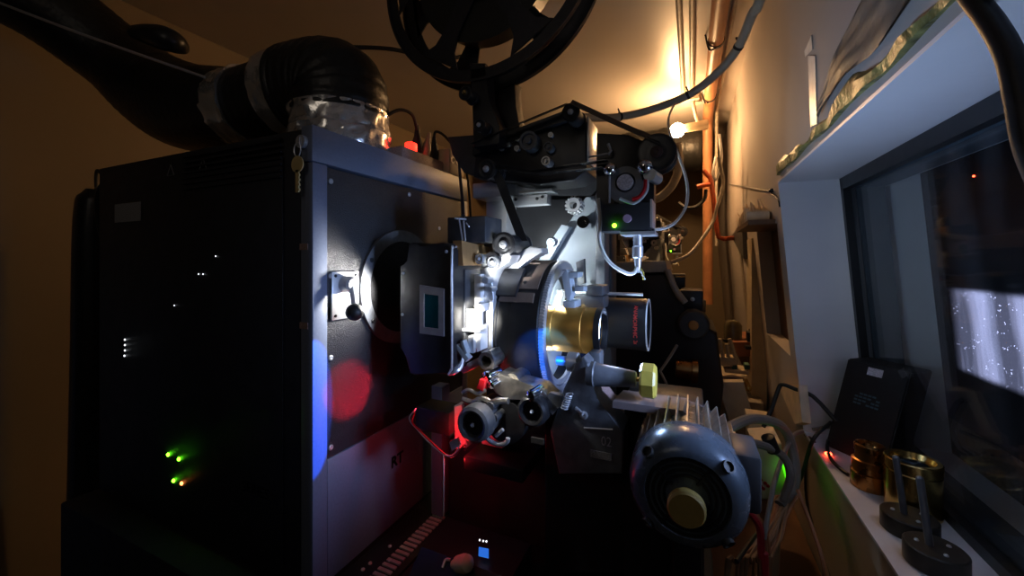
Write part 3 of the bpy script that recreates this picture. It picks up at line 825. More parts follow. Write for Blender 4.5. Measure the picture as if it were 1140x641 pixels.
mb = MB(); mb.cyl(c + Vector((.068, 0, 0)), c + Vector((.088, 0, 0)), .004); obj('spindle', mb, M['brass'], sf)
mb = MB()
kc = c + Vector((.079, 0, 0))
mb.lathe(kc, (1, 0, 0), [(0, .026), (.004, .030), (.022, .030), (.026, .026), (.026, 0)], 8)
obj('focus_knob', mb, M['yellow'], sf, 'ivory yellow eight-sided knob', sharp=15)
c = Vector((P(640, 409, y=.72).x, .72, -.188))
mb = MB(); mb.lathe(c - Vector((.034, 0, 0)), (1, 0, 0), [(0, .009), (.022, .009), (.022, .018), (.040, .018), (.042, .015), (.042, 0)], 28); obj('lock_knob', mb, M['steel'], pr, 'steel lock knob')
mb = MB(); mb.prism([P(604, 448, y=.69), P(612, 437, y=.69), P(626, 441, y=.69), P(624, 451, y=.69), P(615, 462, y=.69)], (0, .012, 0)); obj('guard_plate', mb, M['greyc'], pr)
mb = MB()
ca, cb = P(634, 438, y=.69), P(628, 455, y=.69)
mb.tube([ca.lerp(cb, k / 60) + Vector((.006 * math.cos(k * .75), .006 * math.sin(k * .75), 0)) for k in range(61)], .0014, 6, 0)
obj('coil_spring', mb, M['steel'], pr)
screws(br, [P(650, 462, y=.699)], (0, -1, 0), .0075)
mb = MB(); mb.tube([P(641, 454, y=.698), P(649, 461, y=.69)], .0032, 8, 0); obj('pin', mb, M['steel'], br)
mb = MB(); mb.tube([P(650, 476, y=.698), P(682, 478, y=.698)], .0016, 6, 0); obj('bright_edge', mb, M['steel'], br)
mx = P(675, 492, y=.699); mm = S(675, .699)
obj('lettering', text_bm('02', 15 * mm, lambda x, y: (mx.x + x * .8, .6992, mx.z + y), .001), M['label'], br, 'pale stencilled 02')
obj('rating_plate', MB().pbox(657, 503, 681, 511, .6975, .70), M['sticker'], br, 'small grey rating plate')
# drive housing
mb = MB(); mb.pprism([(606, 470), (700, 474), (706, 560), (708, 640), (606, 640)], .765, .95, .006)
obj('drive_housing', mb, M['black'], pr)
mb = MB()
zt = -.240
mb.prism([P(682, 446, z=zt), P(760, 457, z=zt), P(764, 443, z=zt), P(694, 434, z=zt)], (0, 0, -.012))
A, B = P(760, 457, z=zt), P(764, 443, z=zt)
mb.prism([A, B, B + Vector((.055, .01, -.04)), A + Vector((.055, -.01, -.04))], (0, 0, -.012))
obj('cover_plate', mb, mat('brown_grey_plate', (.20, .16, .155), .5), pr, 'brownish grey cover plate')
mb = MB(); mb.box(-.115, .02, .76, .88, CT, zt - .014, .004); obj('gear_case', mb, M['black'], pr)

# ---- intermittent group with flywheels
def dial(name, u, v, r, y0, dep, m, parent=pr, label=None, dark=True):
    c = P(u, v, y=y0); k = r * S(u, y0)
    mb = MB(); mb.lathe(c, (0, 1, 0), [(.012, k * .55), (.010, k * .60), (.002, k * .66), (0, k * .80), (.004, k * .95), (.012, k), (.030, k), (.034, k * .9), (dep, k * .86)], 40)
    o = obj(name, mb, m, parent, label)
    mb = MB(); mb.lathe((c.x, y0 + .009, c.z), (0, 1, 0), [(-.004, 0), (-.004, k * .1), (0, k * .14), (0, k * .58), (.01, k * .58)], 28); obj('hub', mb, M['black'], o)
    mb = MB(); mb.lathe((c.x, y0 + .006, c.z), (0, -1, 0), [(0, k * .13), (.004, k * .12), (.005, k * .06), (.003, 0)], 6); obj('hub_nut', mb, M['steel'], o)
    return o
dial('flywheel', 525, 474, 21, .625, .10, M['dsteel'], label='round steel flywheel with black hub')
dial('flywheel', 591, 459, 18, .67, .08, M['hood'], label='black round flywheel')
mb = MB(); mb.pcyl(562, 470, 24, .69, .80, 32); obj('bearing_drum', mb, M['hood'], pr)
mb = MB(); mb.pprism([(541, 424), (556, 415), (574, 424), (602, 432), (614, 444), (606, 452), (590, 443), (566, 446), (552, 438)], .69, .74, .003); mb.pcyl(570, 425, 9, .70, .78, 20); obj('arm_casting', mb, M['alu'], pr, 'cast aluminium arm')
mb = MB(); c = P(541, 402, y=.695); k = S(541, .695)
mb.ring(c, (0, 1, 0), 6.5 * k, 10 * k, .05, 28); mb.pprism([(535, 392), (546, 390), (549, 395), (543, 398)], .70, .74, .001); mb.pprism([(508, 410), (532, 398), (536, 406), (516, 416)], .705, .74, .002); obj('collar', mb, M['alu'], pr, 'cast ring collar')
for (u, v, r) in ((541, 420, 7), (546, 429, 4.5), (590, 441, 6.5)):
    c = P(u, v, y=.67); k = r * S(u, .67)
    mb = MB(); mb.lathe(c, (.25, 1, .08), [(0, 0), (0, k * .35), (-.002, k * .4), (.0, k * .9), (.004, k), (.035, k), (.035, 0)], 20); obj('cap_screw', mb, M['chrome'], pr)
mb = MB(); mb.pprism([(530, 432), (534, 422), (540, 424), (537, 436)], .66, .68, .001); obj('red_tab', mb, M['red'], pr, 'red tab')
mb = MB()
for (pts, r) in (([(515, 437), (522, 434), (532, 438), (540, 434)], .004), ([(515, 444), (526, 447), (536, 443), (546, 447)], .005), ([(516, 450), (520, 456), (534, 452)], .004), ([(540, 455), (552, 447), (566, 446)], .006), ([(543, 458), (548, 466), (543, 471)], .005)):
    mb.tube([P(u, v, y=.665) for u, v in pts], r, 8)
obj('link_rods', mb, M['alu'], pr, 'cast link rods')
mb = MB(); mb.pcyl(545, 453, 5, .655, .70, 18); mb.pcyl(549, 466, 5, .655, .70, 18); obj('shaft_end', mb, M['darkg'], pr)
mb = MB(); c = P(553, 487, y=.66); k = S(553, .66)
mb.tube([(c.x + 14 * k * math.cos(a), c.y, c.z + 2 * k + 9 * k * math.sin(a)) for a in [PI * 1.05 + PI * .95 * j / 10 for j in range(11)]], .0045, 10); mb.tube([P(552, 485, y=.66), P(560, 478, y=.66)], .0035, 8, 0); obj('half_ring', mb, M['steel'], pr)
obj('rating_plate', MB().pbox(591, 488, 605, 494, .665, .67), M['alu'], pr)
mb = MB(); mb.pprism([(505, 452), (514, 450), (520, 498), (506, 500)], .72, .76, .003); mb.pbox(536, 470, 560, 497, .74, .80, .002); obj('inner_web', mb, mat('pale_web', (.45, .42, .42), .5), pr)
mb = MB(); mb.pbox(462, 456, 500, 482, .70, .76, .004); obj('relay_box', mb, M['hood'], pr)
mb = MB(); mb.pprism([(500, 492), (509, 487), (512, 496), (503, 502)], .66, .665); obj('clip', mb, M['steel'], pr)
for (pts, m) in (([(463, 455), (456, 466), (465, 478), (480, 494), (494, 505), (503, 507), (510, 500), (512, 491)], 'wcable'), ([(462, 459), (459, 470), (470, 482), (490, 501), (500, 508), (508, 505), (516, 496), (519, 497), (517, 501)], 'redins'), ([(494, 505), (494, 540), (494, 574)], 'wcable')):
    mb = MB(); mb.tube([P(u, v, y=.675) for u, v in pts], .0019, 8); obj('wire', mb, M[m], pr, 'white wire' if m == 'wcable' else 'red wire')

# ---- motor
mo = MB()
MX, MZ, MY = -.006, -.306, .560
mo.lathe((MX, MY, MZ), (0, 1, 0), [(.004, 0), (.004, .050), (0, .052), (.001, .058), (.006, .066), (.016, .0725), (.032, .0755), (.060, .0765), (.063, .075), (.063, .061), (.20, .061), (.20, 0)], 64)
mt = obj('motor', mo, M['motor'], pr, 'blue-grey electric motor')
mb = MB()
for k in range(30):
    a = 2 * PI * k / 30
    m3 = Matrix.Rotation(a, 3, 'Y')
    vs = [Vector(p) for p in ((-.0013, MY + .064, .058), (.0013, MY + .064, .058), (.0013, MY + .19, .058), (-.0013, MY + .19, .058), (-.0010, MY + .064, .0755), (.0010, MY + .064, .0755), (.0010, MY + .19, .0755), (-.0010, MY + .19, .0755))]
    mb.hexa([Vector((MX, 0, MZ)) + (m3 @ Vector((p.x, 0, p.z))) + Vector((0, p.y, 0)) for p in vs])
obj('cooling_fins', mb, M['alu'], mt, 'metal cooling fins')
mb = MB()
for r in (.026, .033, .040, .047):
    mb.ring((MX, MY + .001, MZ), (0, 1, 0), r, r + .0032, .004, 48)
for a in (.6, 2.2, 3.8, 5.4):
    mb.box(MX - .0015, MX + .0015, MY, MY + .004, MZ + .022, MZ + .051, rot=((MX, MY, MZ), Matrix.Rotation(a, 3, 'Y')))
obj('fan_grille', mb, M['black'], mt, 'black ringed fan grille')
mb = MB(); mb.lathe((MX, MY - .030, MZ), (0, 1, 0), [(0, 0), (0, .020), (.003, .0225), (.012, .0225), (.014, .012), (.036, .012)], 40); obj('cap', mb, M['ochre'], mt, 'ochre end cap')
for a in (45, 135, 225, 315):
    d = Vector((math.cos(math.radians(a)), 0, math.sin(math.radians(a))))
    p = Vector((MX, MY + .006, MZ)) + d * .0675
    mb = MB(); mb.lathe(p, d * .75 + Vector((0, -.66, 0)), [(-.004, .008), (.003, .008), (.003, .006), (-.001, .005), (-.001, 0)], 16); obj('screw', mb, M['rubber'], mt, 'black recessed screw')
mb = MB(); mb.box(.050, .084, .607, .685, -.335, -.258, .006); obj('terminal_box', mb, M['darkg'], mt, 'grey terminal box')
mb = MB(); mb.box(MX - .02, MX + .02, .64, .76, CT, MZ - .05, .003); obj('motor_foot', mb, M['black'], mt)

# ---- lenses held in the turret
ln = thing('projection_lens', (-.23, .80, -.19), 'gold barrelled projection lens in the near side of the turret', 'lens')
mb = MB(); mb.lathe((-.318, .80, -.142), (1, 0, 0), [(0, .040), (.008, .0465), (.060, .0465), (.061, .0455), (.063, .0465), (.120, .0465), (.121, .0455), (.123, .0465), (.146, .0465), (.146, .041), (.04, .034)], 64, False)
obj('barrel', mb, M['gold'], ln)
mb = MB(); mb.ring((-.172, .80, -.142), (1, 0, 0), .0405, .0478, .012, 64); obj('front_ring', mb, M['black'], ln, 'black front ring')
mb = MB(); mb.lathe((-.176, .80, -.142), (1, 0, 0), [(0, .041), (.004, .036), (.0075, .02), (.009, 0)], 40); obj('front_glass', mb, M['dglass'], ln, 'coated front element')
an = thing('anamorphic_lens', (-.2, .96, -.205), 'black anamorphic lens with red lettering in the far side of the turret', 'lens')
AY, AZ, AR = .96, -.147, .0590
mb = MB(); mb.lathe((-.318, AY, AZ), (1, 0, 0), [(0, .05), (.006, AR), (.10, AR), (.101, AR - .001), (.104, AR - .001), (.105, AR), (.205, AR), (.222, AR + .001), (.227, AR - .001), (.227, AR - .007), (.18, AR - .014)], 64, False)
obj('barrel', mb, M['black'], an)
mb = MB(); mb.ring((-.0912, AY, AZ), (1, 0, 0), AR - .0055, AR + .0005, .0022, 64); obj('front_ring', mb, M['white'], an, 'front ring whitened as painted glare')  # white colour stands in for glare at the glass edge
mb = MB(); mb.lathe((-.105, AY, AZ), (1, 0, 0), [(0, AR - .008), (.006, AR - .014), (.011, .02), (.0125, 0)], 40); obj('front_glass', mb, M['dglass'], an, 'front element')
def anp(x, y):
    f = -x / AR + .10
    return (-.113 + y, AY - (AR + .0004) * math.cos(f), AZ + (AR + .0004) * math.sin(f))
obj('lettering', text_bm('ANAMORPHIC  2x', .0116, anp, bold=.0003), M['redlet'], an, 'red ANAMORPHIC 2x lettering')
mb = MB(); mb.cyl((-.31, AY - .02, AZ + .070), (-.10, AY - .02, AZ + .070), .004); mb.box(-.30, -.285, AY - .03, AY - .01, AZ + .05, AZ + .075); obj('guide_rod', mb, M['steel'], an)

# ---- film reel
re = thing('film_reel', (-.42, .80, .37), 'big black spoked film reel hanging above the projector under the ceiling', 'film reel')
RC = P(536, -44, y=.80); RR = .274
for yy in (.80, .862):
    mb = MB()
    mb.ring((RC.x, yy, RC.z), (0, 1, 0), .246 if yy < .82 else .232, RR, .004, 96)
    mb.lathe((RC.x, yy - .004, RC.z), (0, 1, 0), [(0, RR - .006), (0, RR), (.012, RR), (.012, RR - .006), (0, RR - .006)], 96, False)
    mb.ring((RC.x, yy, RC.z), (0, 1, 0), .02, .085, .004, 64)
    for k in range(6):
        a = math.radians(-90 + 31 + 60 * k + (0 if yy < .82 else 8))
        ca, sa = math.cos(a), math.sin(a)
        def rp(r, w): return (RC.x + r * ca - w * sa, yy, RC.z + r * sa + w * ca)
        mb.prism([rp(.07, -.024), rp(.16, -.020), rp(.206, -.030), rp(.238, -.058), rp(.238, .058), rp(.206, .030), rp(.16, .020), rp(.07, .024)], (0, .004, 0))
    obj('flange', mb, M['hood'], re)
mb = MB(); mb.lathe((RC.x, .806, RC.z), (0, 1, 0), [(0, .05), (0, .18), (.054, .168), (.054, .05)], 96); obj('film_pack', mb, mat('wound_film', (.012, .014, .008), .35), re, 'wound film')
mb = MB(); mb.cyl((RC.x, .78, RC.z), (RC.x, .90, RC.z), .018); obj('hub', mb, M['steel'], re)

# ================================================================ CEILING, PIPES AND CABLES
def pipe(name, pts, r, m, label, cat, group=None, seg=14, sm=0):
    return single(name, MB().tube(pts, r, seg, sm), m, label, cat, group)
cz = CEIL - .035
op = thing('orange_pipe', (.10, 2, cz), 'thick orange-brown pipe along the ceiling beside the right wall', 'pipe')
obj('pipe', MB().tube([(.098, .2, cz), (.098, 1.5, cz), (.098, 2.95, cz), (.100, 3.02, cz - .02), (.100, 3.05, cz - .07), (.100, 3.05, -.3)], .031, 18, 0), M['orange'], op)
for y in (1.05, 1.95, 2.6):
    mb = MB(); mb.ring((.098, y, cz), (0, 1, 0), .0305, .034, .02, 24); mb.tube([(.098, y + .01, cz - .033), (.070, y + .01, cz - .032), (.055, y + .01, CEIL)], .004, 6)
    obj('clip', mb, M['rubber'], op, 'dark pipe clip')
pipe('thin_pipe', [(.150, .3, CEIL - .012), (.150, 2.9, CEIL - .012), (.152, 3.0, CEIL - .1), (.152, 3.02, .1)], .009, M['conduit'], 'thin grey pipe tight beside the thick orange-brown ceiling pipe', 'pipe')
for x, lab in ((-.045, 'grey conduit on the ceiling, nearer the film reel'), (.002, 'grey conduit on the ceiling, nearer the thick orange-brown pipe')):
    pipe('conduit', [(x, .2, CEIL - .012), (x, 2.68, CEIL - .012)], .0115, M['conduit'], lab, 'conduit')
obj_ = thing('ceiling_lamp', (-.01, 2.6, .80), 'bare glowing bulb on a holder below the ceiling pipes', 'lamp')
B = P(754, 145, y=2.6)
BP = Vector((B.x, 2.6, B.z))
mb = MB(); mb.ball(BP, .042, n=24); obj('bulb', mb, M['bulb'], obj_, 'glowing bulb')
mb = MB(); mb.lathe(BP + Vector((.028, 0, .006)), (1, .15, .10), [(0, .022), (.03, .026), (.07, .026), (.12, .030), (.14, .030)], 20); obj('socket', mb, M['cream'], obj_)
mb = MB(); mb.tube([BP + Vector((.12, .02, .02)), BP + Vector((.10, .05, .10)), (BP.x + .08, 2.66, CEIL)], .010, 10); mb.box(BP.x + .03, BP.x + .12, 2.62, 2.74, CEIL - .03, CEIL); obj('bracket', mb, M['conduit'], obj_)

cb = thing('cable_bundle', (0, 1.5, .7), 'thick grey cable bundle sagging from the right wall across to the film projector', 'cable')
pts = [P(846, 0, y=1.25), P(838, 15, y=1.30), P(822, 52, y=1.4), P(800, 80, y=1.45), P(766, 106, y=1.5), P(725, 122, y=1.5), P(690, 130, y=1.45), P(660, 131, y=1.35), P(636, 128, y=1.22)]
obj('cable', MB().tube([pts[0] + Vector((.03, -.2, .1))] + pts, .0135, 12), M['bundle'], cb)
for i in (2, 4, 6):
    q = pts[i]; d = (pts[i + 1] - pts[i - 1]).normalized()
    mb = MB(); mb.lathe(q - d * .004, d, [(0, .0128), (0, .0150), (.008, .0150), (.008, .0128)], 14); mb.tube([q + Vector((0, 0, .013)), q + Vector((-.006, 0, .03))], .003, 6, 0)
    obj('cable_tie', mb, M['rubber'], cb, 'black cable tie')
pipe('white_cable', [P(752, 114, y=1.5), P(746, 126, y=1.3), P(744, 138, y=1.15), P(748, 155, y=1.05), P(758, 180, y=1.0), P(765, 205, y=.96), P(764, 228, y=.92), P(754, 245, y=.88), P(742, 253, y=.85), P(728, 256, y=.82)], .0032, M['wcable'], 'thin white cable looping from the grey bundle down to the near sound reader', 'cable', seg=8, sm=8)
pipe('curved_pipe', [P(754, 160, y=2.3), P(756, 185, y=2.3), P(749, 205, y=2.3), P(737, 218, y=2.3), P(728, 222, y=2.3), P(716, 224, y=2.35)], .022, M['pvc'], 'tan curved pipe behind the sound reader', 'pipe', sm=8)
pipe('red_pipe', [P(783, 190, y=2.6), P(791, 198, y=2.6), P(795, 225, y=2.6), P(798, 255, y=2.6), P(800, 264, y=2.6), P(806, 266, y=2.6), P(813, 265, y=2.62), P(818, 265, y=2.70)], .0135, M['redpipe'], 'red-brown pipe dropping and elbowing into the right wall', 'pipe', sm=0)
pipe('red_pipe', [P(792, 205, y=2.6), P(784, 206, y=2.6), P(776, 208, y=2.6)], .014, M['redpipe'], 'short red-brown branch stub off the dropping pipe', 'pipe', sm=0)
pipe('black_cable', [P(786, 211, y=2.62), P(784, 222, y=2.62), P(775, 230, y=2.62), P(764, 231, y=2.62), P(756, 226, y=2.66)], .010, M['rubber'], 'black cable curling under the red-brown pipe', 'cable', sm=8, seg=8)
pipe('tan_cable', [P(800, 175, y=2.3), P(803, 190, y=2.3), P(805, 205, y=2.3), P(799, 228, y=2.25), P(793, 248, y=2.2), P(780, 268, y=2.1), P(766, 284, y=2.0), P(744, 293, y=1.95)], .0085, M['conduit'], 'tan cable hanging beside the red-brown pipe and swinging toward the far projector', 'cable', sm=8)
pipe('tan_cable', [P(801, 150, y=2.45), P(803, 176, y=2.4), P(798, 199, y=2.4), P(794, 193, y=2.4), P(797, 175, y=2.45)], .007, M['wcable'], 'pale cable looped over the end of the orange-brown pipe', 'cable', sm=8)
pipe('thin_pipe', [(xw(.1) - .014, 2.55, .18), (xw(-.3) - .014, 2.42, -.3), (xw(-.6) - .014, 2.4, -.6)], .008, M['conduit'], 'thin pipe running down the right wall below the red-brown pipe', 'pipe', sm=0)
# dark crumpled foil duct high at the back
mb = MB(); mb.tube([(-1.3, 3.30, .80), (-.8, 3.24, .82), (-.35, 3.20, .83), (.06, 3.22, .82)], lambda t: .155 * (1 + .05 * math.sin(t * 41) + .03 * math.sin(t * 97)), 20, 14)
single('far_duct', mb, M['duct'], 'dark crumpled duct hanging under the ceiling behind the glowing bulb', 'duct')

# ================================================================ RIGHT WALL DETAILS
# torn edge above the window: yellowed sealant strip, sheeting, painted light streak
mb = MB()
N = 60
R = []
for k in range(N + 1):
    t = k / N
    y = 1.40 - t * 1.22
    w = .026 + .012 * math.sin(t * 17) + .008 * math.sin(t * 43) + .03 * max(0, t - .45)
    xo = .237 - .003 - .003 * math.sin(t * 61)
    zb = HEAD + .018 + .003 * math.sin(t * 29)
    R.append([mb.bm.verts.new(p) for p in ((.2375, y, zb), (xo - .004, y, zb), (xo - .006, y, zb + w * .6), (.2375, y, zb + w))])
for A, B_ in zip(R, R[1:]):
    for k in range(4):
        mb.bm.faces.new((A[k], A[(k + 1) % 4], B_[(k + 1) % 4], B_[k]))
mb.bm.faces.new(R[0][::-1]); mb.bm.faces.new(R[-1])
single('sealant_strip', mb, M['seal'], 'ragged yellowed sealant strip along the wall edge above the window', 'sealant')
mb = MB()
G = {}
nu, nv = 40, 10
for i in range(nu + 1):
    for j in range(nv + 1):
        t, q = i / nu, j / nv
        y = .98 - t * .85
        zlo = HEAD + .052 + .012 * math.sin(t * 13) + .05 * t
        zhi = zlo + .03 + .22 * t
        G[i, j] = mb.bm.verts.new((.237 - .005 - .0035 * math.sin(q * 9 + t * 11) ** 2 - .0015 * math.sin(t * 37 + q * 4), y, zlo + (zhi - zlo) * q))
for i in range(nu):
    for j in range(nv):
        mb.bm.faces.new((G[i, j], G[i + 1, j], G[i + 1, j + 1], G[i, j + 1]))
bmesh.ops.solidify(mb.bm, geom=mb.bm.faces[:], thickness=.0015)
single('torn_sheeting', mb, M['plas'], 'crumpled grey sheeting stuck to the wall above the sealant strip', 'sheeting', sharp=80)
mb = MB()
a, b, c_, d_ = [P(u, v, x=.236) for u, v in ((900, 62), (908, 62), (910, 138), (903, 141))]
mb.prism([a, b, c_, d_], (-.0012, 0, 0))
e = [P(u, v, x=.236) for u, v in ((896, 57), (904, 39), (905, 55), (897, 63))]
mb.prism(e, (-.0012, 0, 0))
single('light_streak', mb, mat('light_streak_paint', (.85, .83, .78), .4), 'narrow white streak of light painted upright on the wall above the window corner', 'light streak')  # white strip stands in for a streak of light on the wall
mb = MB(); mb.tube([P(812, 205, x=.228), P(835, 209, x=.229), P(858, 213, x=.231)], .0022, 6); mb.tube([P(858, 214, x=.235), P(866, 222, x=.235), P(868, 230, x=.237)], .002, 6); mb.ball(P(859, 212, x=.234), .009, 1, 1.2, .8, 8)
single('thin_wire', mb, M['rubber'], 'thin black wire stretched along the wall to the window corner', 'wire')
# bundle of dried stalks / torn paper block over the boarded port
pp = thing('paper_stack', P(847, 248, x=.215), 'ragged stack of torn yellowed paper slips above the boarded port', 'paper')
mb = MB()
for k in range(14):
    y = 1.56 + .020 * k
    mb.box(.17 + .004 * (k % 3), .2365, y, y + .013, .135, .165 + .006 * (k % 4), rot=((.2, y, .15), Matrix.Rotation(.15 * math.sin(k), 3, 'X')))
for k in range(30):
    y = 1.56 + .28 * random.random(); x = .18 + .05 * random.random()
    mb.prism([(x, y, .16), (x + .006, y + .012, .16), (x + .003 - .02 * random.random(), y + .03 * (random.random() - .5), .185 + .03 * random.random())], (.002, .001, 0))
obj('slips', mb, M['paper'], pp)
mb = MB(); mb.box(.17, xw(.12) + .05, 1.52, 1.90, .118, .134); single('port_shelf', mb, M['wood'], 'narrow brown ledge under the torn paper slips', 'shelf')
mb = MB(); mb.prism([P(818, 263, x=.245), P(831, 246, x=.245), P(833, 288, x=.245)], (-.020, 0, 0)); single('wall_plate', mb, M['darkg'], 'dark triangular plate on the wall before the boarded port', 'plate')
mb = MB(); mb.box(.243, xw(-.5), 2.05, 2.22, -.9, .10); single('wall_board', mb, M['cream'], 'tall cream board upright against the right wall beside the boarded port', 'board')

# black box leaning in the window corner
A, Bq = Vector((.325, 1.315, SILL + .006)), Vector((.410, 1.205, SILL + .006))
up = Vector((.052, .012, .235))
nb = Vector((.058, .048, 0))
bx = thing('black_box', (A + Bq) / 2, 'black power supply box with a pale label leaning in the window corner', 'box')
mb = MB(); mb.hexa([A, Bq, Bq + nb, A + nb, A + up, Bq + up, Bq + up + nb, A + up + nb]); bmesh.ops.bevel(mb.bm, geom=mb.bm.edges[:], offset=.003, segments=2, affect='EDGES')
obj('case', mb, M['black_m'], bx)
ex, ez = (Bq - A).normalized(), up.normalized()
nn = ex.cross(ez).normalized()
if nn.y > 0: nn = -nn
def bxp(sx, sz, o=.0006): return A + (Bq - A) * sx + up * sz + nn * o
mb = MB(); mb.prism([bxp(.38, .88), bxp(.62, .88), bxp(.62, .96), bxp(.38, .96)], nn * .0006); obj('label', mb, M['label'], bx, 'small pale label')
ft = mat('blue_grey_lettering', (.06, .13, .17), .5)
for k in range(4):               # rows of print too small to read
    mb = MB()
    for j in range(6):
        if (k + j) % 5: mb.prism([bxp(.28 + .07 * j, .66 - .035 * k), bxp(.335 + .07 * j, .66 - .035 * k), bxp(.335 + .07 * j, .678 - .035 * k), bxp(.28 + .07 * j, .678 - .035 * k)], nn * .0004)
    obj('print_row', mb, ft, bx, 'row of faint blue-grey print')
pipe('black_cable', [bxp(.10, .30, .002), P(905, 441, y=1.335), P(885, 433, y=1.345), P(872, 428, y=1.35), P(867, 432, y=1.35), P(859, 455, y=1.33), P(850, 475, y=1.30)], .0055, M['rubber'], 'black cable from the leaning box over the sill and down the wall', 'cable', sm=3)
obj_r = thing('indicator_lamp', P(922, 505, z=SILL + .01), 'tiny glowing red lamp beside the leaning black box', 'lamp')
obj('lamp_body', MB().ball(P(922, 505, z=SILL + .012), .006, 1.4, .8, .8, 10), M['led_r'], obj_r)
mb = MB(); mb.tube([P(922, 490, z=SILL + .02), P(921, 500, z=SILL + .015), P(926, 512, z=SILL + .012), P(936, 522, z=SILL + .010), P(944, 528, z=SILL + .010)], .004, 8); single('coiled_cable', mb, M['rubber'], 'black cable lying on the sill in front of the leaning box', 'cable')
mb = MB(); mb.tube([P(905, 478, z=SILL + .02), P(925, 475, z=SILL + .03), P(945, 478, z=SILL + .03), P(960, 484, z=SILL + .02)], .005, 8); single('coiled_cable', mb, M['pvc'], 'grey cable curled on the sill at the foot of the leaning box', 'cable')

# spare lens barrels and weighted rods on the sill
sz = SILL + .006
b1 = thing('spare_lens', (.354, 1.112, sz), 'bronze coloured spare lens barrel with stepped rings on the sill', 'lens')
mb = MB(); mb.lathe((.354, 1.112, sz), (0, 0, 1), [(0, .031), (.002, .033), (.034, .033), (.035, .029), (.040, .029), (.041, .031), (.060, .031), (.062, .026), (.078, .025), (.079, .027), (.092, .027), (.094, .025), (.094, .021), (.08, .019)], 48, False); obj('barrel', mb, M['copper'], b1)
mb = MB(); mb.lathe((.354, 1.112, sz + .083), (0, 0, 1), [(0, .0188), (.003, .015), (.004, 0)], 32); obj('glass', mb, M['dglass'], b1)
b2 = thing('spare_lens', (.397, 1.040, sz), 'shiny gold spare lens barrel behind the weighted rod on the sill', 'lens')
mb = MB(); mb.lathe((.397, 1.040, sz), (0, 0, 1), [(0, .040), (.002, .042), (.080, .042), (.082, .0405), (.085, .0405), (.086, .043), (.102, .043), (.104, .041), (.104, .034), (.092, .030)], 56, False); obj('barrel', mb, M['brass'], b2)
mb = MB(); mb.lathe((.397, 1.040, sz + .093), (0, 0, 1), [(0, .0305), (.005, .02), (.007, 0)], 32); obj('glass', mb, M['dglass'], b2)
for (x, y, R_, lab, hh) in ((.361, .958, .040, 'dark round weight with an upright steel rod in front of the gold spare lens', .100), (.359, .868, .039, 'dark round weight with a tilted rod nearest the camera on the sill', .106)):
    w = thing('weighted_rod', (x, y, sz), lab, 'rod stand')
    mb = MB(); mb.lathe((x, y, sz), (0, 0, 1), [(0, R_ - .002), (.002, R_), (.030, R_), (.032, R_ - .002), (.032, 0)], 48); wb = obj('base', mb, M['iron'], w)
    ox = -.006
    mb = MB(); mb.tube([(x + ox, y + .002, sz + .030), (x + ox - .012, y + .002, sz + .03 + hh)], .0052, 14, 0); mb.ball((x + ox - .012, y + .002, sz + .03 + hh), .0052, n=12); obj('rod', mb, M['dsteel'], w)
    screws(w, [(x + R_ * .55 * math.cos(t), y + R_ * .55 * math.sin(t), sz + .032) for t in (2.8, 4.9, .4)], (0, 0, 1), .0032)

# dark hose hanging in front of the window
pipe('black_hose', [P(1068, -25, x=.235), P(1083, -2, x=.235), P(1107, 30, x=.235), P(1125, 65, x=.235), P(1135, 110, x=.235), P(1148, 170, x=.235), P(1190, 260, x=.235)], .0085, M['rubber'], 'thick black hose curving down in front of the window', 'hose', sm=10)

# clutter along the foot of the right wall
g1 = thing('distribution_box', (.20, 1.28, -.72), 'white distribution box with red marks low on the wall behind the motor', 'box')
mb = MB(); q = [P(838, 496, y=1.22), P(870, 494, y=1.22), P(884, 556, y=1.22), P(840, 556, y=1.22)]; mb.prism(q, (0, .12, 0), .004); obj('case', mb, M['cream'], g1)
for (u, v) in ((847, 534), (852, 538), (847, 541), (855, 541), (850, 544)):
    mb = MB(); mb.pcyl(u, v, 1.8, 1.2175, 1.221, 12); obj('mark', mb, M['red'], g1, 'red dot')
mb = MB(); q = [P(870, 516, y=1.2), P(879, 514, y=1.2), P(884, 548, y=1.2), P(875, 534, y=1.2)]; mb.prism(q, (0, .01, 0)); single('indicator_tube', mb, M['glowg'], 'glowing green tube between the white distribution box and the wall', 'light')
mb = MB(); mb.tube([P(893, 536, x=.335), P(900, 560, x=.335), P(905, 580, x=.335)], .007, 8); single('indicator_tube', mb, M['glowg'], 'glowing green tube low on the wall below the sill', 'light')
mb = MB(); q = [P(833, 466, y=1.5), P(860, 470, y=1.5), P(866, 496, y=1.5), P(834, 496, y=1.5)]; mb.prism(q, (0, .1, 0), .004); single('wall_box', mb, M['cream'], 'square cream box on the wall above the white distribution box', 'box')
mb = MB(); mb.box(.05, .325, 1.20, 1.9, -1.5, -.86, .006); single('low_cabinet', mb, M['wood'], 'low brown cabinet under the white distribution box', 'cabinet')
mb = MB(); mb.tube([(.20, 1.3, -.87), (.20, 1.28, -.72)], .02, 8, 0); obj('stem', mb, M['cream'], g1)
mb = MB(); mb.prism([P(866, 428, x=.27), P(889, 428, x=.27), P(893, 470, x=.27), P(885, 472, x=.27)], (.02, 0, 0)); single('cardboard_flap', mb, M['paper'], 'folded tan cardboard flap tucked under the window corner', 'cardboard')
mb = MB(); q = [P(798, 425, y=1.75), P(828, 425, y=1.75), P(840, 470, y=1.75), P(812, 472, y=1.75)]; mb.prism(q, (0, .1, 0), .005); single('cardboard_box', mb, M['cream'], 'tan cardboard box on the floor side behind the motor', 'box')
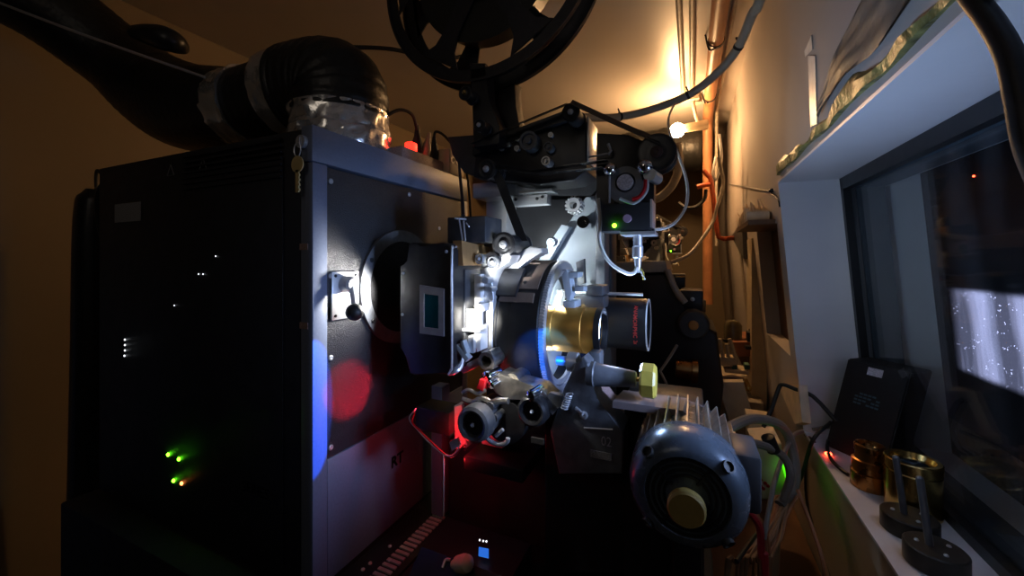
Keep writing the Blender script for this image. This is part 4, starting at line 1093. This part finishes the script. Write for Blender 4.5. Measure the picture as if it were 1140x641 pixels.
for i, (pts, r, m, lab) in enumerate((
    ([P(800, 486, y=.9), P(815, 474, y=1.0), P(838, 466, y=1.1), P(862, 470, y=1.15), P(876, 482, y=1.2), P(884, 510, y=1.2), P(884, 540, y=1.15), P(868, 562, y=1.1)], .0115, 'pvc', 'thick grey cable arching from behind the motor to the wall'),
    ([P(805, 500, y=.85), P(825, 492, y=.95), P(850, 496, y=1.05), P(872, 508, y=1.1), P(880, 530, y=1.1), P(872, 556, y=1.1)], .009, 'pvc', 'second grey cable arching under the thick one beside the motor'),
    ([P(893, 480, y=1.3), P(884, 484, y=1.25), P(874, 502, y=1.15), P(864, 530, y=1.05), P(858, 556, y=1.0), P(850, 600, y=.95)], .005, 'pvc', 'thin grey cable hanging in front of the white distribution box'),
    ([P(897, 484, x=.30), P(907, 495, x=.305), P(898, 520, x=.31), P(899, 560, x=.32), P(915, 600, x=.33), P(926, 641, x=.33)], .0045, 'rubber', 'black cable draped over the sill edge and down the wall'),
    ([P(925, 470, x=.33), P(905, 490, x=.28), P(890, 535, x=.26), P(865, 570, x=.2), P(838, 600, x=.12), P(820, 625, x=.08)], .0045, 'rubber', 'black cable crossing the tangle toward the motor'),
    ([P(888, 545, y=1.1), P(905, 590, y=1.05), P(916, 625, y=1.0), P(920, 660, y=1.0)], .004, 'orange', 'tan cable dropping below the green tube'))):
    pipe('cable', pts, r, M[m], lab, 'cable', seg=10, sm=8)
for i in range(16):
    x = random.uniform(-6, 6); col = ('wire_t', 'wire_o', 'wire_t', 'orange', 'wire_t', 'wire_o')[i % 6]
    dd_ = .004 * (i % 4)
    pts = [P(872 + x * 1.6 + i * .7, 552, y=1.12 + dd_), P(868 + x * 1.3, 575, y=1.08 + dd_), P(860 + x * 2 - i * .6, 600, y=1.04 + dd_), P(846 + x * 3 - (i % 5) * 3, 625, y=1.0 + dd_), P(840 + x * 4 - (i % 5) * 4, 660, y=.98 + dd_)]
    pts.append(Vector((pts[-1].x, pts[-1].y, -1.495)))
    o = MB().tube(pts, .0028 + .001 * (i % 3), 7, 6)
    single('wire', o, M[col], 'thin tan or orange wire in the loose bundle dropping beside the motor', 'wire', 'wires of the loose bundle beside the motor')
for i in range(3):
    pts = [P(830 + 3 * i, 566, y=.95 + .02 * i), P(838 + 3 * i, 574 + 2 * i, y=.95 + .02 * i), P(846 + 2 * i, 588, y=.95 + .02 * i), P(848 + 3 * i, 620, y=.95 + .02 * i), P(852, 660, y=.95 + .02 * i), Vector((.13 + .02 * i, .95 + .02 * i, -1.49))]
    single('flex', MB().tube(pts, .007, 9, 8), M['redins' if i == 0 else 'wire_o'], ('dull red flex bending down beside the motor', 'orange flex second from the motor in the tangle', 'orange flex third from the motor in the tangle')[i], 'cable')
mb = MB(); mb.lathe(P(858, 494, y=1.08), (.4, .2, -1), [(-.02, .008), (-.018, .014), (.018, .014), (.02, .008)], 14); single('cable_plug', mb, M['rubber'], 'black plug joined into the grey cable over the white distribution box', 'plug')

# ================================================================ THE FAR END
fc = thing('equipment_housing', (-.2, 1.75, -1.5), 'dark equipment housing with a tan top behind the near projector', 'housing')
mb = MB(); mb.pprism([(672, 304), (742, 304), (752, 330), (764, 352), (798, 370), (806, 430), (796, 520), (672, 520)], 1.62, 1.95, .01); obj('case', mb, M['black'], fc)
mb = MB(); mb.pprism([(670, 292), (741, 290), (744, 303), (670, 304)], 1.60, 1.97, .004); obj('top_cover', mb, M['conduit'], fc, 'tan top cover')
mb = MB(); mb.tube([P(743, 300, y=1.59), P(752, 322, y=1.59), P(763, 337, y=1.59)], .012, 10); obj('edge_pipe', mb, M['conduit'], fc, 'tan edge pipe')
mb = MB(); mb.box(-.3, .02, 1.66, 1.92, -1.5, -.7); obj('stand', mb, M['black_m'], fc)
mb = MB(); mb.pbox(757, 323, 783, 348, 1.66, 1.8, .006); obj('side_box', mb, M['black'], fc); mb = MB(); mb.lathe(P(771, 333, y=1.66), (0, -1, 0), [(0, .008), (.006, .007), (.008, 0)], 12); obj('stud', mb, M['steel'], fc)
mb = MB(); c = P(772, 362, y=1.58); k = S(772, 1.58)
mb.lathe(c, (0, 1, 0), [(0, 0), (0, 14 * k), (.006, 16 * k), (.05, 17 * k), (.06, 14 * k)], 36); fw = obj('flywheel', mb, M['darkg'], fc, 'grey round flywheel')
mb = MB(); mb.lathe((c.x, c.y, c.z), (0, -1, 0), [(0, 5.5 * k), (.01, 5 * k), (.012, 0)], 24); obj('cap', mb, mat('amber_cap', (.5, .22, .05), .4), fw, 'amber centre cap')
mb = MB(); mb.lathe(P(752, 410, y=1.55), (1, .1, -.05), [(0, .034), (.05, .036), (.052, .044), (.07, .044)], 28); obj('lens_barrel', mb, M['copper'], fc, 'bronze lens barrel')
pipe('tan_cable', [P(754, 384, y=1.5), P(744, 400, y=1.5), P(735, 413, y=1.5), P(741, 425, y=1.5), P(746, 440, y=1.5)], .005, M['conduit'], 'tan cable bent against the dark equipment housing', 'cable')
mb = MB(); mb.pbox(740, 305, 763, 322, 1.95, 2.05, .004); single('control_box', mb, M['black'], 'black control box on the housing by the back wall', 'box')
mb = MB(); mb.pbox(741, 307.5, 751, 311.5, 1.93, 1.95); mb.pbox(752, 307, 763, 308.6, 1.93, 1.95); single('brass_bracket', mb, M['brass'], 'brass bracket on the front of the far control box', 'bracket')

# far second projector: the same machine further down the booth
def copy_tree(o, parent=None, skip=()):
    c = o.copy(); COL.objects.link(c)
    if parent is not None: c.parent = parent
    for ch in [k for k in list(o.children)]:
        copy_tree(ch, c)
    return c
p2 = copy_tree(pr)
p2.location = pr.location + Vector((0, 2.25, 0))
p2['label'] = 'far film projector with a green light, standing behind the dark equipment housing'
mb = MB(); mb.box(-.8, .0, 3.0, 3.5, -1.5, CT, .006)
single('far_console', mb, M['black_m'], 'black console base under the far projector', 'console')

sh2 = thing('wall_shelf', (.18, 2.3, -.4), 'reddish wooden shelf on the right wall at the far end', 'shelf')
mb = MB(); mb.pprism([(816, 381), (848, 381), (850, 396), (822, 397)], 2.1, 2.4); obj('board', mb, M['shelf'], sh2)
mb = MB(); mb.pprism([(822, 397), (850, 396), (850, 404), (826, 406)], 2.12, 2.4); obj('apron', mb, M['wood'], sh2)
mb = MB(); mb.pbox(830, 386, 848, 389.5, 2.06, 2.10); single('drawer_slot', mb, M['black'], 'black slotted tray on the front of the reddish shelf', 'tray')
mb = MB()
for (u, h) in ((835, 12), (839, 16), (843, 11), (846, 8)):
    mb.tube([P(u, 378, y=2.12), P(u - .5, 378 - h, y=2.12)], .004, 6, 0)
mb.pbox(832, 370, 846, 381, 2.10, 2.16, .004); single('tool_rack', mb, M['rubber'], 'small dark rack of upright tools on the reddish shelf', 'rack')
jr = thing('glass_jar', P(816, 381, y=2.2), 'dark domed jar at the shelf end by the back wall', 'jar')
mb = MB(); c = P(816, 380, y=2.2); k = S(816, 2.2); mb.lathe(c, (0, 0, 1), [(0, 9 * k), (18 * k, 9 * k), (23 * k, 6 * k), (25 * k, 0)], 24); obj('dome', mb, mat('smoky_glass', (.16, .14, .08), .15, coat=.4), jr)
mb = MB(); mb.lathe(c, (0, 0, 1), [(-.002, 10 * k), (.010, 10 * k)], 24); obj('base', mb, M['rubber'], jr)
tm = thing('splicer_rack', P(812, 405, y=1.95), 'cream rack of upright rods standing before the reddish shelf', 'rack')
for (u0, v0, u1, v1) in ((801, 377, 805, 398), (809, 383, 811, 399), (812, 377, 821, 405)):
    mb = MB(); mb.tube([P(u0, v0, y=1.95), P(u1, v1, y=1.95)], .008, 8, 0); obj('rod', mb, M['cream'], tm)
mb = MB(); mb.pbox(799, 398, 820, 408, 1.93, 2.0, .004); mb.pbox(807, 412, 834, 416, 1.92, 2.02, .002); obj('base', mb, M['cream'], tm)
for u in (818, 832):
    mb = MB(); mb.pbox(u - 3, 406, u + 3, 411.5, 1.93, 1.98, .002); obj('green_block', mb, mat('dull_green', (.04, .12, .07), .5), tm, 'dull green block')
tp = thing('hose_tap', P(832, 430, y=1.8), 'brass tap on a dark bent pipe above the cardboard box', 'tap')
mb = MB(); mb.tube([P(798, 426, y=1.8), P(806, 421, y=1.8), P(816, 420, y=1.8), P(828, 423, y=1.8)], .010, 10); obj('pipe', mb, M['wood'], tp)
mb = MB(); mb.tube([P(829, 422, y=1.8), P(831, 426, y=1.8), P(833, 431, y=1.8)], .010, 10, 0); mb.ball(P(833, 432, y=1.8), .013, n=12); obj('tap', mb, M['brass'], tp)
mb = MB(); mb.box(.06, .28, 1.96, 2.6, -1.5, -.60, .01); single('bench', mb, M['conduit'], 'tan work bench along the right wall at the far end', 'bench')

# lights seen out in the dark auditorium
el = thing('exit_light', P(1085, 196, x=5.98), 'small red light far off in the dark auditorium', 'light')
mb = MB(); c = P(1085, 196, x=6.0); mb.lathe(c, (-1, 0, 0), [(0, .02), (.03, .02), (.04, 0)], 12); obj('lens', mb, M['led_r'], el)

# ================================================================ LIGHT
light('SPOT', (-.570, .672, -.058), (1, .97, .93), 4.6, .008, name='lamp_leak', aim=(-.637, .555, -.085), spot_size=math.radians(128), spot_blend=.7)
light('SPOT', P(518, 350, y=.635), (1, .97, .90), 3.4, .004, name='gate_leak', aim=P(529, 356, y=.72), spot_size=math.radians(62), spot_blend=.6)
light('POINT', P(541, 300, y=.80), (.88, .95, 1.0), .8, .005, name='gate_inner')
light('SPOT', P(550, 398, y=.650), (1, .95, .86), .6, .003, name='gate_low', aim=P(562, 445, y=.69), spot_size=math.radians(110), spot_blend=.6)
light('SPOT', (-.365, .86, .03), (.84, .94, 1), 1.7, .005, name='turret_back_leak', aim=(-.29, 1.05, .08), spot_size=math.radians(140), spot_blend=.6)
light('POINT', (-.285, .86, -.035), (.82, .94, 1.0), 1.4, .006, name='turret_leak')
light('POINT', (-.285, .80, -.215), (.82, .94, 1.0), .3, .005, name='turret_leak_low')
light('SPOT', (.385, .99, -.12), (.62, .72, 1), 5, .02, name='port_fill', aim=(-.09, .955, -.147), spot_size=math.radians(18), spot_blend=.8)  # added spot that brightens the anamorphic front ring
bl = light('SPOT', (-.150, .625, -.150), (.005, .12, 1), 42, .003, name='blue_spot', aim=(-.64, .522, -.270), spot_size=math.radians(28), spot_blend=.12)  # unseen blue spot added, cone squeezed onto the front frame
bl.scale = (.36, 1, 1)
light('SPOT', (.38, .60, -.06), (.40, .56, 1), 24, .08, name='port_fill', aim=(-.64, .78, -.20), spot_size=math.radians(62), spot_blend=1)  # added bluish fill for the lamphouse front
light('SPOT', (-.222, .60, -.170), (.005, .15, 1), 3.5, .003, name='blue_spot', aim=(-.270, .75, -.188), spot_size=math.radians(44), spot_blend=.35)  # second unseen blue spot, added for the gear ring
light('SPOT', P(548, 306, y=.70), (.92, .97, 1), 1.4, .003, name='casting_leak', aim=P(572, 282, y=.80), spot_size=math.radians(95), spot_blend=.6)
light('SPOT', P(484, 464, y=.675), (1, .01, .03), 5.0, .004, name='red_led', aim=(-.637, .618, -.272), spot_size=math.radians(40), spot_blend=.6)
light('POINT', P(503, 515, y=.695), (1, .02, .03), .10, .004, name='red_led')
light('POINT', P(508, 480, y=.69), (1, .02, .03), .15, .004, name='red_led')
bm_ = light('SPOT', (-.150, .80, -.137), (.60, .66, 1), 330, .004, name='projection_beam', aim=(1, .84, -.105))
bm_.data.spot_size = math.radians(44); bm_.data.spot_blend = .05
# the film frame limits the beam to a rectangle
bm_.data.use_nodes = True
nt = bm_.data.node_tree
em = nt.nodes['Emission']
tc = nt.nodes.new('ShaderNodeTexCoord'); sp = nt.nodes.new('ShaderNodeSeparateXYZ')
nt.links.new(tc.outputs['Normal'], sp.inputs[0])
prev = None
for ax, half in ((0, .262), (1, .122)):
    dv = nt.nodes.new('ShaderNodeMath'); dv.operation = 'DIVIDE'
    nt.links.new(sp.outputs[ax], dv.inputs[0]); nt.links.new(sp.outputs[2], dv.inputs[1])
    ab = nt.nodes.new('ShaderNodeMath'); ab.operation = 'ABSOLUTE'; nt.links.new(dv.outputs[0], ab.inputs[0])
    mr = nt.nodes.new('ShaderNodeMapRange'); mr.inputs['From Min'].default_value = half * 1.04; mr.inputs['From Max'].default_value = half * .94
    nt.links.new(ab.outputs[0], mr.inputs['Value'])
    if prev is None:
        prev = mr.outputs[0]
    else:
        mm_ = nt.nodes.new('ShaderNodeMath'); mm_.operation = 'MULTIPLY'
        nt.links.new(prev, mm_.inputs[0]); nt.links.new(mr.outputs[0], mm_.inputs[1]); prev = mm_.outputs[0]
nt.links.new(prev, em.inputs['Strength'])
light('AREA', (-.145, .80, -.142), (.44, .63, 1), 1.5, name='lens_glow', shape='DISK', size=.07, aim=(.5, .45, .55))
light('AREA', (.36, .60, -.05), (.50, .66, 1), .28, name='glass_glow', shape='DISK', size=.3, aim=(-.64, .8, -.1))
light('AREA', (-.5, -.8, .7), (1, .86, .72), .6, name='front_fill', shape='DISK', size=.5, aim=(-.5, 1, .4))  # unseen warm fill added behind the camera
w = bpy.data.worlds.new('night'); SC.world = w; w.use_nodes = True
w.node_tree.nodes['Background'].inputs[0].default_value = (.5, .45, .4, 1)
w.node_tree.nodes['Background'].inputs[1].default_value = .004

# ================================================================ CAMERA
cd = bpy.data.cameras.new('camera'); cam = bpy.data.objects.new('camera', cd); COL.objects.link(cam)
cd.sensor_width = 36; cd.lens = 36 * FOC / 1140
cd.shift_y = -30.5 / 1140
cd.clip_start = .02
cam.location = (0, 0, EYE)
cam.rotation_euler = (PI / 2, 0, YAW)
SC.camera = cam
SC.view_settings.view_transform = 'Standard'; SC.view_settings.look = 'None'
SC.view_settings.exposure = 0; SC.view_settings.gamma = 1
SC.view_settings.use_curve_mapping = False
